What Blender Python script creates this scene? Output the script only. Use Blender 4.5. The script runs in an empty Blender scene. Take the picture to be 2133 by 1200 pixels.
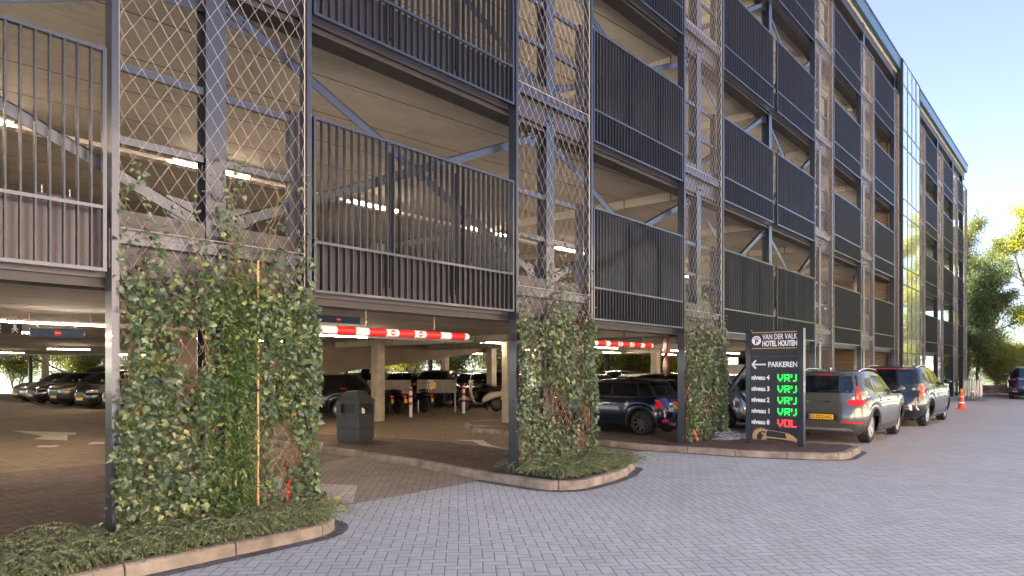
import bpy, math, random
import numpy as np
from mathutils import Vector, Matrix
R = math.radians
random.seed(7); rng = np.random.default_rng(7)
scn = bpy.context.scene
col = scn.collection

# ---------------------------------------------------------------- camera, world, sun, exposure
cd = bpy.data.cameras.new('camera'); cam = bpy.data.objects.new('camera', cd); col.objects.link(cam)
cd.sensor_width = 36; cd.lens = 24; cd.shift_y = 169 / 2133; cd.clip_start = .05; cd.clip_end = 2000
cam.location = (0, 0, 1.65); cam.rotation_euler = (R(90), 0, R(40.488 - 90))
scn.camera = cam
W = bpy.data.worlds.new('World'); scn.world = W; W.use_nodes = True
SUN_EL, SUN_AZ = 45, -20          # azimuth measured from +Y towards +X
wn = W.node_tree.nodes; sky = wn.new('ShaderNodeTexSky'); sky.sky_type = 'NISHITA'; sky.sun_disc = False
sky.sun_elevation = R(SUN_EL); sky.sun_rotation = R(SUN_AZ); sky.air_density = .8; sky.dust_density = .1; sky.ozone_density = 1.2
hs = wn.new('ShaderNodeHueSaturation'); hs.inputs['Saturation'].default_value = .85; hs.inputs['Hue'].default_value = .515; hs.inputs['Value'].default_value = .85; W.node_tree.links.new(sky.outputs[0], hs.inputs['Color']); W.node_tree.links.new(hs.outputs[0], wn['Background'].inputs[0]); wn['Background'].inputs[1].default_value = .05
sl = bpy.data.lights.new('sun', 'SUN'); sl.energy = 5; sl.angle = R(.5); sl.color = (1, .93, .82)
sun = bpy.data.objects.new('sun', sl); col.objects.link(sun); sun.location = (0, 0, 60)
_d = Vector((math.sin(R(SUN_AZ)) * math.cos(R(SUN_EL)), math.cos(R(SUN_AZ)) * math.cos(R(SUN_EL)), math.sin(R(SUN_EL))))
sun.rotation_euler = _d.to_track_quat('Z', 'Y').to_euler()
scn.view_settings.view_transform = 'Standard'; scn.view_settings.look = 'None'; scn.view_settings.gamma = 1
scn.view_settings.exposure = 3.3
scn.cycles.max_bounces = 6; scn.cycles.diffuse_bounces = 4; scn.cycles.glossy_bounces = 4; scn.cycles.transparent_max_bounces = 12
scn.cycles.sample_clamp_indirect = 6

# ---------------------------------------------------------------- object helpers
def tag(o, label=None, cat=None, group=None, kind=None):
    if label: o['label'] = label
    if cat: o['category'] = cat
    if group: o['group'] = group
    if kind: o['kind'] = kind
    return o
def empty(name, loc, label, cat, group=None, rz=0):
    o = bpy.data.objects.new(name, None); col.objects.link(o); o.location = loc; o.rotation_euler = (0, 0, rz); o.empty_display_size = .2
    return tag(o, label, cat, group)
def link(name, me, parent=None):
    o = bpy.data.objects.new(name, me); col.objects.link(o)
    if parent is not None: o.parent = parent
    return o
def copy_tree(o, parent=None):
    c = o.copy(); col.objects.link(c); c.parent = parent
    for ch in list(o.children): copy_tree(ch, c)
    return c

class MB:
    def __init__(s): s.v = []; s.f = []; s.m = []; s.cur = 0
    def add(s, vs, fs):
        b = len(s.v); s.v.extend([tuple(p) for p in vs])
        for f in fs: s.f.append([b + i for i in f]); s.m.append(s.cur)
        return s
    def box(s, x0, x1, y0, y1, z0, z1):
        return s.add([(x0, y0, z0), (x1, y0, z0), (x1, y1, z0), (x0, y1, z0), (x0, y0, z1), (x1, y0, z1), (x1, y1, z1), (x0, y1, z1)],
                     [(0, 3, 2, 1), (4, 5, 6, 7), (0, 1, 5, 4), (1, 2, 6, 5), (2, 3, 7, 6), (3, 0, 4, 7)])
    def bevbox(s, x0, x1, y0, y1, z0, z1, b):
        # box with chamfered vertical and top edges
        def ring(i, z): return [(x0 + i + b, y0 + i, z), (x1 - i - b, y0 + i, z), (x1 - i, y0 + i + b, z), (x1 - i, y1 - i - b, z), (x1 - i - b, y1 - i, z), (x0 + i + b, y1 - i, z), (x0 + i, y1 - i - b, z), (x0 + i, y0 + i + b, z)]
        vs = ring(0, z0) + ring(0, z1 - b) + ring(b, z1); fs = []
        for k in (0, 8):
            for i in range(8): fs.append((k + i, k + (i + 1) % 8, k + 8 + (i + 1) % 8, k + 8 + i))
        fs.append(tuple(range(7, -1, -1))); fs.append(tuple(range(16, 24)))
        return s.add(vs, fs)
    def tube(s, pts, r, n=6, closed=False, caps=True):
        P = [Vector(p) for p in pts]; m = len(P)
        rs = r if hasattr(r, '__len__') else [r] * m
        rings = []; nrm = None
        for i in range(m):
            a = P[(i - 1) % m] if (closed or i > 0) else P[i]; b = P[(i + 1) % m] if (closed or i < m - 1) else P[i]
            t = (b - a)
            if t.length < 1e-9: t = Vector((0, 0, 1))
            t.normalize()
            if nrm is None:
                up = Vector((0, 0, 1)) if abs(t.z) < .9 else Vector((1, 0, 0)); nrm = t.cross(up).normalized()
            else:
                nrm = (nrm - t * nrm.dot(t))
                nrm = nrm.normalized() if nrm.length > 1e-6 else t.orthogonal().normalized()
            bi = t.cross(nrm)
            rings.append([P[i] + (nrm * math.cos(2 * math.pi * k / n) + bi * math.sin(2 * math.pi * k / n)) * rs[i] for k in range(n)])
        vs = [p for rg in rings for p in rg]; fs = []
        for i in range(m if closed else m - 1):
            j = (i + 1) % m
            for k in range(n): fs.append((i * n + k, i * n + (k + 1) % n, j * n + (k + 1) % n, j * n + k))
        if not closed and caps: fs.append(tuple(range(n))[::-1]); fs.append(tuple((m - 1) * n + k for k in range(n)))
        return s.add(vs, fs)
    def bar(s, a, b, w, h, up=(0, 0, 1)):
        a, b = Vector(a), Vector(b); t = (b - a).normalized(); u = Vector(up)
        if abs(t.dot(u)) > .95: u = Vector((0, 1, 0))
        sd = t.cross(u).normalized() * w / 2; u2 = sd.cross(t).normalized() * h / 2
        vs = [a - sd - u2, a + sd - u2, a + sd + u2, a - sd + u2, b - sd - u2, b + sd - u2, b + sd + u2, b - sd + u2]
        return s.add(vs, [(0, 3, 2, 1), (4, 5, 6, 7), (0, 1, 5, 4), (1, 2, 6, 5), (2, 3, 7, 6), (3, 0, 4, 7)])
    def lathe(s, prof, n=24, o=(0, 0, 0), axis='z', caps=True):
        vs = []
        for (r, h) in prof:
            for k in range(n):
                a = 2 * math.pi * k / n; c, d = r * math.cos(a), r * math.sin(a)
                p = {'z': (c, d, h), 'y': (c, h, d), 'x': (h, c, d)}[axis]; vs.append((p[0] + o[0], p[1] + o[1], p[2] + o[2]))
        fs = []
        for i in range(len(prof) - 1):
            for k in range(n): fs.append((i * n + k, i * n + (k + 1) % n, (i + 1) * n + (k + 1) % n, (i + 1) * n + k))
        if caps: fs.append(tuple(range(n))[::-1]); fs.append(tuple((len(prof) - 1) * n + k for k in range(n)))
        return s.add(vs, fs)
    def prism(s, poly, z0, z1, T=None):
        n = len(poly); T = T or (lambda a, b, c: (a, b, c))
        vs = [T(x, y, z0) for x, y in poly] + [T(x, y, z1) for x, y in poly]
        return s.add(vs, [tuple(range(n))[::-1], tuple(range(n, 2 * n))] + [(i, (i + 1) % n, n + (i + 1) % n, n + i) for i in range(n)])
    def build(s, name, mats, parent=None, smooth=False, off=None, autos=None):
        me = bpy.data.meshes.new(name); v = s.v
        if off is not None: v = [(a - off[0], b - off[1], c - off[2]) for a, b, c in v]
        me.from_pydata(v, [], s.f); me.update()
        mats = mats if isinstance(mats, (list, tuple)) else [mats]
        for m in mats: me.materials.append(m)
        if len(mats) > 1: me.polygons.foreach_set('material_index', s.m)
        if smooth: me.shade_smooth()
        if autos: me.set_sharp_from_angle(angle=R(autos))
        return link(name, me, parent)

def fast_mesh(name, V, F, mat, parent=None, smooth=False):
    V = np.asarray(V, dtype=np.float32); F = np.asarray(F, dtype=np.int32); k = F.shape[1]
    me = bpy.data.meshes.new(name); me.vertices.add(len(V)); me.vertices.foreach_set('co', V.ravel())
    me.loops.add(F.size); me.loops.foreach_set('vertex_index', F.ravel())
    me.polygons.add(len(F)); me.polygons.foreach_set('loop_start', np.arange(0, F.size, k, dtype=np.int32))
    me.update(calc_edges=True); me.validate()
    for m in (mat if isinstance(mat, (list, tuple)) else [mat]): me.materials.append(m)
    if smooth: me.shade_smooth()
    return link(name, me, parent)

# ---------------------------------------------------------------- node helpers
class E:
    """expression over a node socket"""
    def __init__(s, nt, sock): s.nt, s.s = nt, sock
    def _m(s, op, *o):
        n = s.nt.nodes.new('ShaderNodeMath'); n.operation = op
        for i, x in enumerate((s,) + o):
            if isinstance(x, E): s.nt.links.new(x.s, n.inputs[i])
            else: n.inputs[i].default_value = x
        return E(s.nt, n.outputs[0])
    def __add__(s, o): return s._m('ADD', o)
    def __sub__(s, o): return s._m('SUBTRACT', o)
    def __mul__(s, o): return s._m('MULTIPLY', o)
    def rsub(s, c): return s._m('MULTIPLY', -1.)._m('ADD', c)
    def floor(s): return s._m('FLOOR')
    def fmod4(s): return s._m('FLOORED_MODULO', 4.)
    def eq(s, c): return s._m('COMPARE', c, .5)
    def min(s, o): return s._m('MINIMUM', o)
    def max(s, o): return s._m('MAXIMUM', o)
    def lt(s, o): return s._m('LESS_THAN', o)
    def gt(s, o): return s._m('GREATER_THAN', o)
    def fract(s): return s._m('FRACT')
    def abs(s): return s._m('ABSOLUTE')
def newmat(name):
    m = bpy.data.materials.new(name); m.use_nodes = True; nt = m.node_tree; b = nt.nodes['Principled BSDF']; return m, nt, b
def texco(nt, kind='Object'):
    return nt.nodes.new('ShaderNodeTexCoord').outputs[kind]
def noise(nt, vec, scale, detail=3, rough=.55, out='Fac'):
    n = nt.nodes.new('ShaderNodeTexNoise'); n.inputs['Scale'].default_value = scale; n.inputs['Detail'].default_value = detail; n.inputs['Roughness'].default_value = rough
    nt.links.new(vec, n.inputs['Vector']); return n.outputs[out]
def ramp(nt, fac, stops):
    n = nt.nodes.new('ShaderNodeValToRGB'); cr = n.color_ramp
    while len(cr.elements) < len(stops): cr.elements.new(.5)
    for e, (p, c) in zip(cr.elements, stops): e.position = p; e.color = (*c, 1)
    nt.links.new(fac.s if isinstance(fac, E) else fac, n.inputs[0]); return n.outputs[0]
def mix(nt, fac, a, b, mode='MIX'):
    n = nt.nodes.new('ShaderNodeMix'); n.data_type = 'RGBA'; n.blend_type = mode
    for k, x in ((0, fac), (6, a), (7, b)):
        if isinstance(x, E): x = x.s
        if isinstance(x, (int, float)): n.inputs[k].default_value = x
        elif isinstance(x, tuple): n.inputs[k].default_value = (*x, 1)
        else: nt.links.new(x, n.inputs[k])
    return n.outputs[2]
def bump(nt, b, h, strength=.3, dist=.01):
    n = nt.nodes.new('ShaderNodeBump'); n.inputs['Strength'].default_value = strength; n.inputs['Distance'].default_value = dist
    nt.links.new(h.s if isinstance(h, E) else h, n.inputs['Height']); nt.links.new(n.outputs[0], b.inputs['Normal'])
def plain(name, c, rough=.5, metal=0., spec=.5, coat=0., var=.12, scale=6., bmp=0., emit=0.):
    m, nt, b = newmat(name); v = texco(nt)
    f = noise(nt, v, scale, 5)
    lo = tuple(x * (1 - var) for x in c); hi = tuple(min(1, x * (1 + var)) for x in c)
    nt.links.new(ramp(nt, f, [(.3, lo), (.7, hi)]), b.inputs['Base Color'])
    r = E(nt, noise(nt, v, scale * 2.3, 4)) * (.16 if var > .08 else .05) + (rough - (.08 if var > .08 else .025)); nt.links.new(r.s, b.inputs['Roughness'])
    b.inputs['Metallic'].default_value = metal; b.inputs['Specular IOR Level'].default_value = spec; b.inputs['Coat Weight'].default_value = coat; b.inputs['Coat Roughness'].default_value = .05
    if bmp: bump(nt, b, noise(nt, v, scale * 8, 4), bmp, .01)
    if emit: b.inputs['Emission Color'].default_value = (*c, 1); b.inputs['Emission Strength'].default_value = emit
    return m
def emitter(name, c, s):
    m, nt, b = newmat(name); b.inputs['Base Color'].default_value = (*c, 1); b.inputs['Emission Color'].default_value = (*c, 1); b.inputs['Emission Strength'].default_value = s; return m

def paver_mat(name, stops, joint, bw=.105, ang=45, grime=(.75, 1.1), jw=.05, dirt=None):
    m, nt, b = newmat(name)
    g = nt.nodes.new('ShaderNodeNewGeometry').outputs['Position']
    mp = nt.nodes.new('ShaderNodeMapping'); mp.inputs['Rotation'].default_value = (0, 0, R(-ang)); mp.inputs['Scale'].default_value = (1 / bw, 1 / bw, 1)
    # slight waviness of the laid courses
    wob = nt.nodes.new('ShaderNodeVectorMath'); wob.operation = 'MULTIPLY_ADD'
    nt.links.new(noise(nt, g, .9, 2, out='Color'), wob.inputs[0]); wob.inputs[1].default_value = (.05, .05, 0); nt.links.new(g, wob.inputs[2])
    nt.links.new(wob.outputs[0], mp.inputs['Vector'])
    sp = nt.nodes.new('ShaderNodeSeparateXYZ'); nt.links.new(mp.outputs[0], sp.inputs[0])
    x, y = E(nt, sp.outputs[0]), E(nt, sp.outputs[1])
    i, j = x.floor(), y.floor(); u, v = x - i, y - j; k = (i - j).fmod4()
    k0, k1, k2, k3 = k.eq(0.), k.eq(1.), k.eq(2.), k.eq(3.)
    u1, v1 = u.rsub(1.), v.rsub(1.)
    d = (u + k1).min(u1 + k0).min(v + k2).min(v1 + k3)     # distance to the nearest joint, in brick widths
    bi, bj = i - k1, j - k2
    cb = nt.nodes.new('ShaderNodeCombineXYZ'); nt.links.new(bi.s, cb.inputs[0]); nt.links.new(bj.s, cb.inputs[1])
    wn_ = nt.nodes.new('ShaderNodeTexWhiteNoise'); nt.links.new(cb.outputs[0], wn_.inputs[0])
    c = ramp(nt, wn_.outputs[0], stops)
    fine = noise(nt, g, 160, 3); c = mix(nt, .35, c, ramp(nt, fine, [(.3, (.25,) * 3), (.75, (.85,) * 3)]), 'OVERLAY')
    big = noise(nt, g, .35, 5, .6); c = mix(nt, 1., c, ramp(nt, big, [(.3, (grime[0],) * 3), (.7, (grime[1],) * 3)]), 'MULTIPLY')
    mid = noise(nt, g, 2.6, 8, .7); c = mix(nt, 1., c, ramp(nt, mid, [(.28, (.80,) * 3), (.5, (.97,) * 3), (.7, (1.04,) * 3)]), 'MULTIPLY')
    if dirt: 
        dn = noise(nt, g, .9, 8, .7); sg = nt.nodes.new('ShaderNodeSeparateXYZ'); nt.links.new(g, sg.inputs[0])
        zone = (E(nt, sg.outputs[1]) - 1.6)._m('MULTIPLY', .6).min(1.).max(0.) * (E(nt, sg.outputs[0]) - 12.5).min(1.).max(0.)   # sand washed along the parked cars
        dm = E(nt, ramp(nt, dn, [(.32, (0,) * 3), (.56, (.9,) * 3)])) * zone; c = mix(nt, dm, c, dirt)
    jn = E(nt, noise(nt, g, 7, 3)) * .03
    isj = d.lt(jn + (jw - .015))
    c = mix(nt, isj, c, joint)
    nt.links.new(c, b.inputs['Base Color'])
    b.inputs['Roughness'].default_value = .8
    h = (d.min(.12) * 8.3) + E(nt, wn_.outputs[0]) * .35 + E(nt, fine) * .15
    bump(nt, b, h, .55, .006)
    return m

M = {}
M['steel'] = plain('anthracite_steel', (.044, .052, .072), .30, .65, .6, coat=.35, var=.03, scale=1.2)
M['bars'] = plain('anthracite_bars', (.034, .037, .047), .33, .5, .5, var=.12, scale=3)
M['beam'] = plain('anthracite_beam', (.022, .021, .024), .45, .25, .5, var=.15, scale=2)
M['edge'] = plain('edge_sheet', (.045, .043, .050), .34, .5, .5, var=.12, scale=1.2)
M['galv'] = plain('galvanised_steel', (.33, .33, .34), .38, .85, .5, var=.2, scale=9)
M['wire'] = plain('stainless_wire', (.46, .41, .37), .45, .3, var=.05)
M['white_p'] = plain('white_paint', (.78, .77, .74), .45, var=.06, scale=4)
M['red_p'] = plain('red_paint', (.62, .02, .02), .4, var=.12, scale=6)
M['black'] = plain('black_plastic', (.012, .012, .013), .45, var=.2)
M['rubber'] = plain('tyre_rubber', (.02, .02, .021), .8, var=.3, scale=30, bmp=.3)
M['glass'] = plain('tinted_glass', (.006, .008, .01), .06, 0, .9, var=.1)
M['chrome'] = plain('chrome', (.7, .7, .72), .15, 1., var=.05)
M['alloy'] = plain('alloy_rim', (.62, .62, .63), .3, .45, var=.08)
M['alloy_dark'] = plain('dark_rim', (.04, .04, .043), .35, .5, var=.08)
M['plate'] = plain('yellow_plate', (.85, .5, .02), .5, var=.03)
M['plate_blue'] = plain('blue_plate_end', (.02, .1, .5), .5, var=.03)
M['tail'] = plain('red_lens', (.55, .01, .015), .15, 0, .7, var=.25, scale=40, emit=.03)
M['head'] = plain('clear_lens', (.6, .6, .62), .1, .6, .7, var=.4, scale=30)
M['soil'] = plain('soil', (.05, .032, .02), .95, var=.5, scale=14, bmp=1)
M['kerb'] = plain('kerb_concrete', (.25, .215, .18), .85, var=.42, scale=3.5, bmp=.5)
M['bark'] = plain('bark', (.12, .09, .06), .9, var=.4, scale=9, bmp=1)
M['stem'] = plain('ivy_stem', (.20, .12, .06), .8, var=.3, scale=9)
M['gold'] = plain('gold_print', (.45, .3, .13), .45, var=.05)
M['print'] = plain('white_print', (.72, .76, .84), .5, var=.02)
M['sign_dark'] = plain('sign_panel', (.028, .034, .048), .3, .2, .5, var=.1, scale=2)
M['sign_blue'] = plain('sign_blue', (.02, .06, .14), .4, var=.1)
M['conc_col'] = plain('column_concrete', (.36, .32, .25), .85, var=.18, scale=3, bmp=.2)
M['tray'] = plain('cable_tray', (.55, .5, .44), .5, .3, var=.15)
M['tube'] = emitter('warm_tube', (1., .80, .60), 36)
M['led_g'] = emitter('green_led', (.004, 1., .06), .42)
M['led_r'] = emitter('red_led', (1., .02, .03), .6)
M['sky_panel'] = plain('sky_tinted_fascia', (.045, .10, .15), .3, .5, var=.08, scale=1.5)  # blue of the mirrored sky is put into the base colour
M['mark'] = None

def concrete_ceiling():
    m, nt, b = newmat('plank_concrete'); g = nt.nodes.new('ShaderNodeNewGeometry').outputs['Position']
    mp = nt.nodes.new('ShaderNodeMapping'); mp.inputs['Rotation'].default_value = (0, 0, R(5)); nt.links.new(g, mp.inputs['Vector'])
    sp = nt.nodes.new('ShaderNodeSeparateXYZ'); nt.links.new(mp.outputs[0], sp.inputs[0]); y = E(nt, sp.outputs[1]) * (1 / 1.2)
    d = (y.fract() - .5).abs()           # .5 at the joint
    st = nt.nodes.new('ShaderNodeMapping'); st.inputs['Scale'].default_value = (.6, 14, 1); nt.links.new(mp.outputs[0], st.inputs['Vector'])
    streak = noise(nt, st.outputs[0], 2.2, 6, .65)
    c = ramp(nt, streak, [(.25, (.34, .305, .26)), (.55, (.43, .39, .335)), (.8, (.50, .455, .40))])
    cb = nt.nodes.new('ShaderNodeCombineXYZ'); nt.links.new(y.floor().s, cb.inputs[0]); w = nt.nodes.new('ShaderNodeTexWhiteNoise'); nt.links.new(cb.outputs[0], w.inputs[0])
    c = mix(nt, 1., c, ramp(nt, w.outputs[0], [(0, (.86,) * 3), (1, (1.06,) * 3)]), 'MULTIPLY')
    c = mix(nt, d.gt(.487), c, (.10, .08, .06)); c = mix(nt, d.gt(.478) * d.lt(.487), c, (.5, .43, .34))
    big = noise(nt, g, .6, 5); c = mix(nt, 1., c, ramp(nt, big, [(.3, (.82,) * 3), (.7, (1.08,) * 3)]), 'MULTIPLY')
    st2 = noise(nt, g, 1.7, 9, .72); c = mix(nt, 1., c, ramp(nt, st2, [(.30, (.62, .58, .52)), (.42, (.96,) * 3), (.7, (1.03,) * 3)]), 'MULTIPLY')
    nt.links.new(c, b.inputs['Base Color']); b.inputs['Roughness'].default_value = .85
    bump(nt, b, streak, .25, .01); return m
M['ceiling'] = concrete_ceiling()
def corrugated():
    m, nt, b = newmat('corrugated_roof_sheet'); g = nt.nodes.new('ShaderNodeNewGeometry').outputs['Position']
    c = ramp(nt, noise(nt, g, 3, 4), [(.3, (.42, .36, .28)), (.7, (.55, .48, .38))]); nt.links.new(c, b.inputs['Base Color']); b.inputs['Roughness'].default_value = .5
    return m
M['corrug'] = corrugated()
def brick_mat():
    m, nt, b = newmat('brown_brick'); g = nt.nodes.new('ShaderNodeNewGeometry').outputs['Position']
    mp = nt.nodes.new('ShaderNodeMapping'); mp.inputs['Rotation'].default_value = (R(90), 0, 0); nt.links.new(g, mp.inputs['Vector'])
    sp = nt.nodes.new('ShaderNodeSeparateXYZ'); nt.links.new(g, sp.inputs[0]); cb = nt.nodes.new('ShaderNodeCombineXYZ')
    nt.links.new((E(nt, sp.outputs[0]) + E(nt, sp.outputs[1])).s, cb.inputs[0]); nt.links.new(sp.outputs[2], cb.inputs[1])
    t = nt.nodes.new('ShaderNodeTexBrick'); nt.links.new(cb.outputs[0], t.inputs[0]); t.inputs['Scale'].default_value = 1
    t.inputs['Brick Width'].default_value = .22; t.inputs['Row Height'].default_value = .065; t.inputs['Mortar Size'].default_value = .008
    t.inputs['Color1'].default_value = (.25, .16, .10, 1); t.inputs['Color2'].default_value = (.17, .11, .07, 1); t.inputs['Mortar'].default_value = (.3, .26, .2, 1)
    nt.links.new(t.outputs[0], b.inputs['Base Color']); b.inputs['Roughness'].default_value = .9; return m
M['brick'] = brick_mat()
def leaf_mat(name, stops, rough=.4, trans=.3, spec=.5):
    m, nt, b = newmat(name)
    g = nt.nodes.new('ShaderNodeNewGeometry'); c = ramp(nt, g.outputs['Random Per Island'], stops)
    nt.links.new(c, b.inputs['Base Color']); b.inputs['Roughness'].default_value = rough; b.inputs['Specular IOR Level'].default_value = spec
    t = nt.nodes.new('ShaderNodeBsdfTranslucent'); nt.links.new(mix(nt, 1., c, (1.5, 1.5, .5), 'MULTIPLY'), t.inputs[0])
    ms = nt.nodes.new('ShaderNodeMixShader'); ms.inputs[0].default_value = trans
    nt.links.new(b.outputs[0], ms.inputs[1]); nt.links.new(t.outputs[0], ms.inputs[2]); nt.links.new(ms.outputs[0], nt.nodes['Material Output'].inputs[0]); return m
M['ivy'] = leaf_mat('ivy_leaf', [(0, (.04, .068, .033)), (.5, (.075, .115, .055)), (.88, (.14, .185, .08)), (.985, (.26, .30, .09)), (1., (.30, .17, .07))], .30, .18, .7)
M['jasmine'] = leaf_mat('climber_leaf', [(0, (.04, .085, .025)), (.7, (.075, .14, .045)), (1., (.2, .26, .06))], .35, .25)
M['shrub'] = leaf_mat('shrub_leaf', [(0, (.09, .15, .08)), (.6, (.16, .24, .12)), (1., (.26, .34, .14))], .35, .2)
M['leaf_dark'] = leaf_mat('dark_tree_leaf', [(0, (.04, .07, .035)), (.7, (.08, .12, .05)), (1., (.17, .18, .06))], .45, .35)
M['leaf_mid'] = leaf_mat('green_tree_leaf', [(0, (.07, .10, .035)), (.6, (.14, .17, .055)), (1., (.28, .25, .06))], .45, .45)
M['leaf_yellow'] = leaf_mat('yellow_tree_leaf', [(0, (.14, .16, .03)), (.5, (.28, .28, .045)), (1., (.46, .36, .05))], .45, .5)
M['pave'] = paver_mat('grey_herringbone_pavers', [(0, (.485, .515, .515)), (.5, (.52, .548, .548)), (1, (.55, .575, .572))], (.22, .21, .20), grime=(.88, 1.04), jw=.045, dirt=(.54, .44, .34))
M['pave_lane'] = paver_mat('warm_lit_lane_pavers', [(0, (.35, .30, .25)), (.5, (.385, .335, .28)), (1, (.42, .36, .30))], (.14, .115, .09), jw=.045)  # same pavers as the road, warm garage light put into their colour
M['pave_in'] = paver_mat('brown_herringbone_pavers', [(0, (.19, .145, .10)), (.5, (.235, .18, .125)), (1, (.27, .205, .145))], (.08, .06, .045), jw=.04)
M['pave_dark'] = paver_mat('dark_red_pavers', [(0, (.09, .054, .042)), (.5, (.13, .078, .06)), (1, (.17, .11, .088))], (.04, .03, .026), jw=.055, ang=0)
M['gutter'] = paver_mat('blue_grey_gutter_bricks', [(0, (.10, .105, .12)), (1, (.17, .17, .19))], (.05, .05, .05), jw=.05, ang=0)
M['mark'] = paver_mat('white_marking_pavers', [(0, (.64, .60, .54)), (1, (.76, .72, .66))], (.3, .26, .22), jw=.05)

# ---------------------------------------------------------------- text and flat shapes
def text_mesh(name, txt, mat, parent, T, size, width=None, bold=0., depth=.002, align='LEFT'):
    """T maps (u, v, w) of the text plane to parent space"""
    c = bpy.data.curves.new(name, 'FONT'); c.body = txt; c.size = size; c.offset = bold; c.extrude = depth; c.align_x = align; c.resolution_u = 3
    o = bpy.data.objects.new(name, c); dg = bpy.context.evaluated_depsgraph_get()
    me = bpy.data.meshes.new_from_object(o); bpy.data.objects.remove(o)
    xs = [v.co.x for v in me.vertices]; w = max(xs) - min(xs); k = (width / w) if width else 1.; x0 = min(xs) if align == 'LEFT' else 0
    for v in me.vertices: v.co = Vector(T((v.co.x - x0) * k, v.co.y, v.co.z + depth))
    me.materials.clear(); me.materials.append(mat); bpy.data.curves.remove(c)
    return link(name, me, parent)

CY, SY = math.cos(R(40.488)), math.sin(R(40.488))
def G(px, py, z=0.):
    Z = (1.65 - z) * 1422 / (py - 769); X = (px - 1066) / 1422 * Z; return (Z * CY + X * SY, Z * SY - X * CY)
D = 6.467        # facade plane
# ================================================================ GROUND
def sheet(name, poly, z, mat, kind='structure', zf=None):
    me = bpy.data.meshes.new(name); me.from_pydata([(x, y, z) for x, y in poly], [], [tuple(range(len(poly)))]); me.update()
    me.materials.append(mat); o = link(name, me); tag(o, kind=kind); return o
sheet('ground', [(-400, -400), (900, -400), (900, 900), (-400, 900)], -.03, plain('far_ground', (.035, .05, .02), .95, var=.4, scale=.4))
sheet('road', [(-30, -5), (62, -5), (62, 6.9), (-30, 6.9)], 0, M['pave'])
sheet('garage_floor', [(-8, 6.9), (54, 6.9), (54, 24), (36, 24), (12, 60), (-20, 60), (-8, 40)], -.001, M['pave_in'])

sheet('road', [(4.3, 6.9), (7.6, 6.9), (7.8, 9.3), (7.8, 10.6), (4.25, 9.4)], .0005, M['pave_lane'])
sheet('road', [(9.98, 6.9), (12.35, 6.9), (12.6, 9.6), (10.2, 9.2)], .0005, M['pave_lane'])
def arc(cx, cy, r, a0, a1, n=8): return [(cx + r * math.cos(R(a0 + (a1 - a0) * i / n)), cy + r * math.sin(R(a0 + (a1 - a0) * i / n))) for i in range(n + 1)]
def offset_path(P, d):
    out = []
    for i in range(len(P)):
        a = Vector(P[max(i - 1, 0)]); b = Vector(P[min(i + 1, len(P) - 1)]); t = (b - a).normalized(); out.append((P[i][0] - t.y * d, P[i][1] + t.x * d))
    return out
def resample(P, step):
    out = []; L = [0]
    for i in range(1, len(P)): L.append(L[-1] + math.dist(P[i - 1], P[i]))
    n = max(2, int(round(L[-1] / step))); k = 0
    for i in range(n + 1):
        s = L[-1] * i / n
        while k < len(P) - 2 and L[k + 1] < s: k += 1
        f = (s - L[k]) / max(1e-9, L[k + 1] - L[k]); out.append((P[k][0] + (P[k + 1][0] - P[k][0]) * f, P[k][1] + (P[k + 1][1] - P[k][1]) * f))
    return out
KH = .12
def kerb(name, path, w=.13, h=KH, unit=.98):
    """path: outer face line, island on its left-hand side"""
    P = resample(path, .07); mb = MB(); per = int(unit / .07)
    prof = [(0, -.02), (.004, h - .035), (.014, h - .012), (.035, h), (w, h), (w, -.02)]
    for s in range(0, len(P) - 1, per):
        seg = P[max(0, s - 1):min(len(P), s + per + 2)]; idx = range(s, min(len(P) - 1, s + per) + 1)
        vs = []; np_ = len(prof); cnt = 0; jz = random.uniform(-.003, .003)
        for i in idx:
            a = Vector(P[max(i - 1, 0)]); b = Vector(P[min(i + 1, len(P) - 1)]); t = (b - a).normalized()
            sh = 0
            if i == s: sh = .007
            elif i == idx[-1]: sh = -.007
            for d, z in prof: vs.append((P[i][0] - t.y * d + t.x * sh, P[i][1] + t.x * d + t.y * sh, z + (jz if z > 0 else 0)))
            cnt += 1
        fs = [(k * np_ + q, (k + 1) * np_ + q, (k + 1) * np_ + q + 1, k * np_ + q + 1) for k in range(cnt - 1) for q in range(np_ - 1)]
        fs += [tuple(range(np_)), tuple((cnt - 1) * np_ + q for q in range(np_))[::-1]]
        mb.add(vs, fs)
    o = mb.build(name, M['kerb']); tag(o, kind='structure'); return o
def strip(name, path, d0, d1, z, mat):
    P = resample(path, .12); A = offset_path(P, d0); B = offset_path(P, d1); n = len(P)
    mb = MB().add([(x, y, z) for x, y in A] + [(x, y, z) for x, y in B], [(i, i + 1, n + i + 1, n + i) for i in range(n - 1)])
    o = mb.build(name, mat); tag(o, kind='structure'); return o
# island 1: in front of the left ivy net
k1 = [(-7, 5.77), (3.55, 5.77)] + arc(3.75, 6.32, .55, -90, 0)[1:] + [(4.33, 6.9), (4.3, 8.5), (4.25, 12.2)]
kerb('kerb', k1); strip('gutter', k1, -.004, -.14, .004, M['gutter'])
sheet('pavement', [(-7, 7.0), (4.17, 7.0), (4.1, 12.2), (-7, 12.6)], KH, M['pave_dark'])
bed1 = [(-7, 5.89), (3.55, 5.89)] + arc(3.72, 6.32, .43, -90, 0)[1:] + [(4.2, 7.0), (-7, 7.0)]
sheet('bed', bed1, KH - .01, M['soil'])
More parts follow.
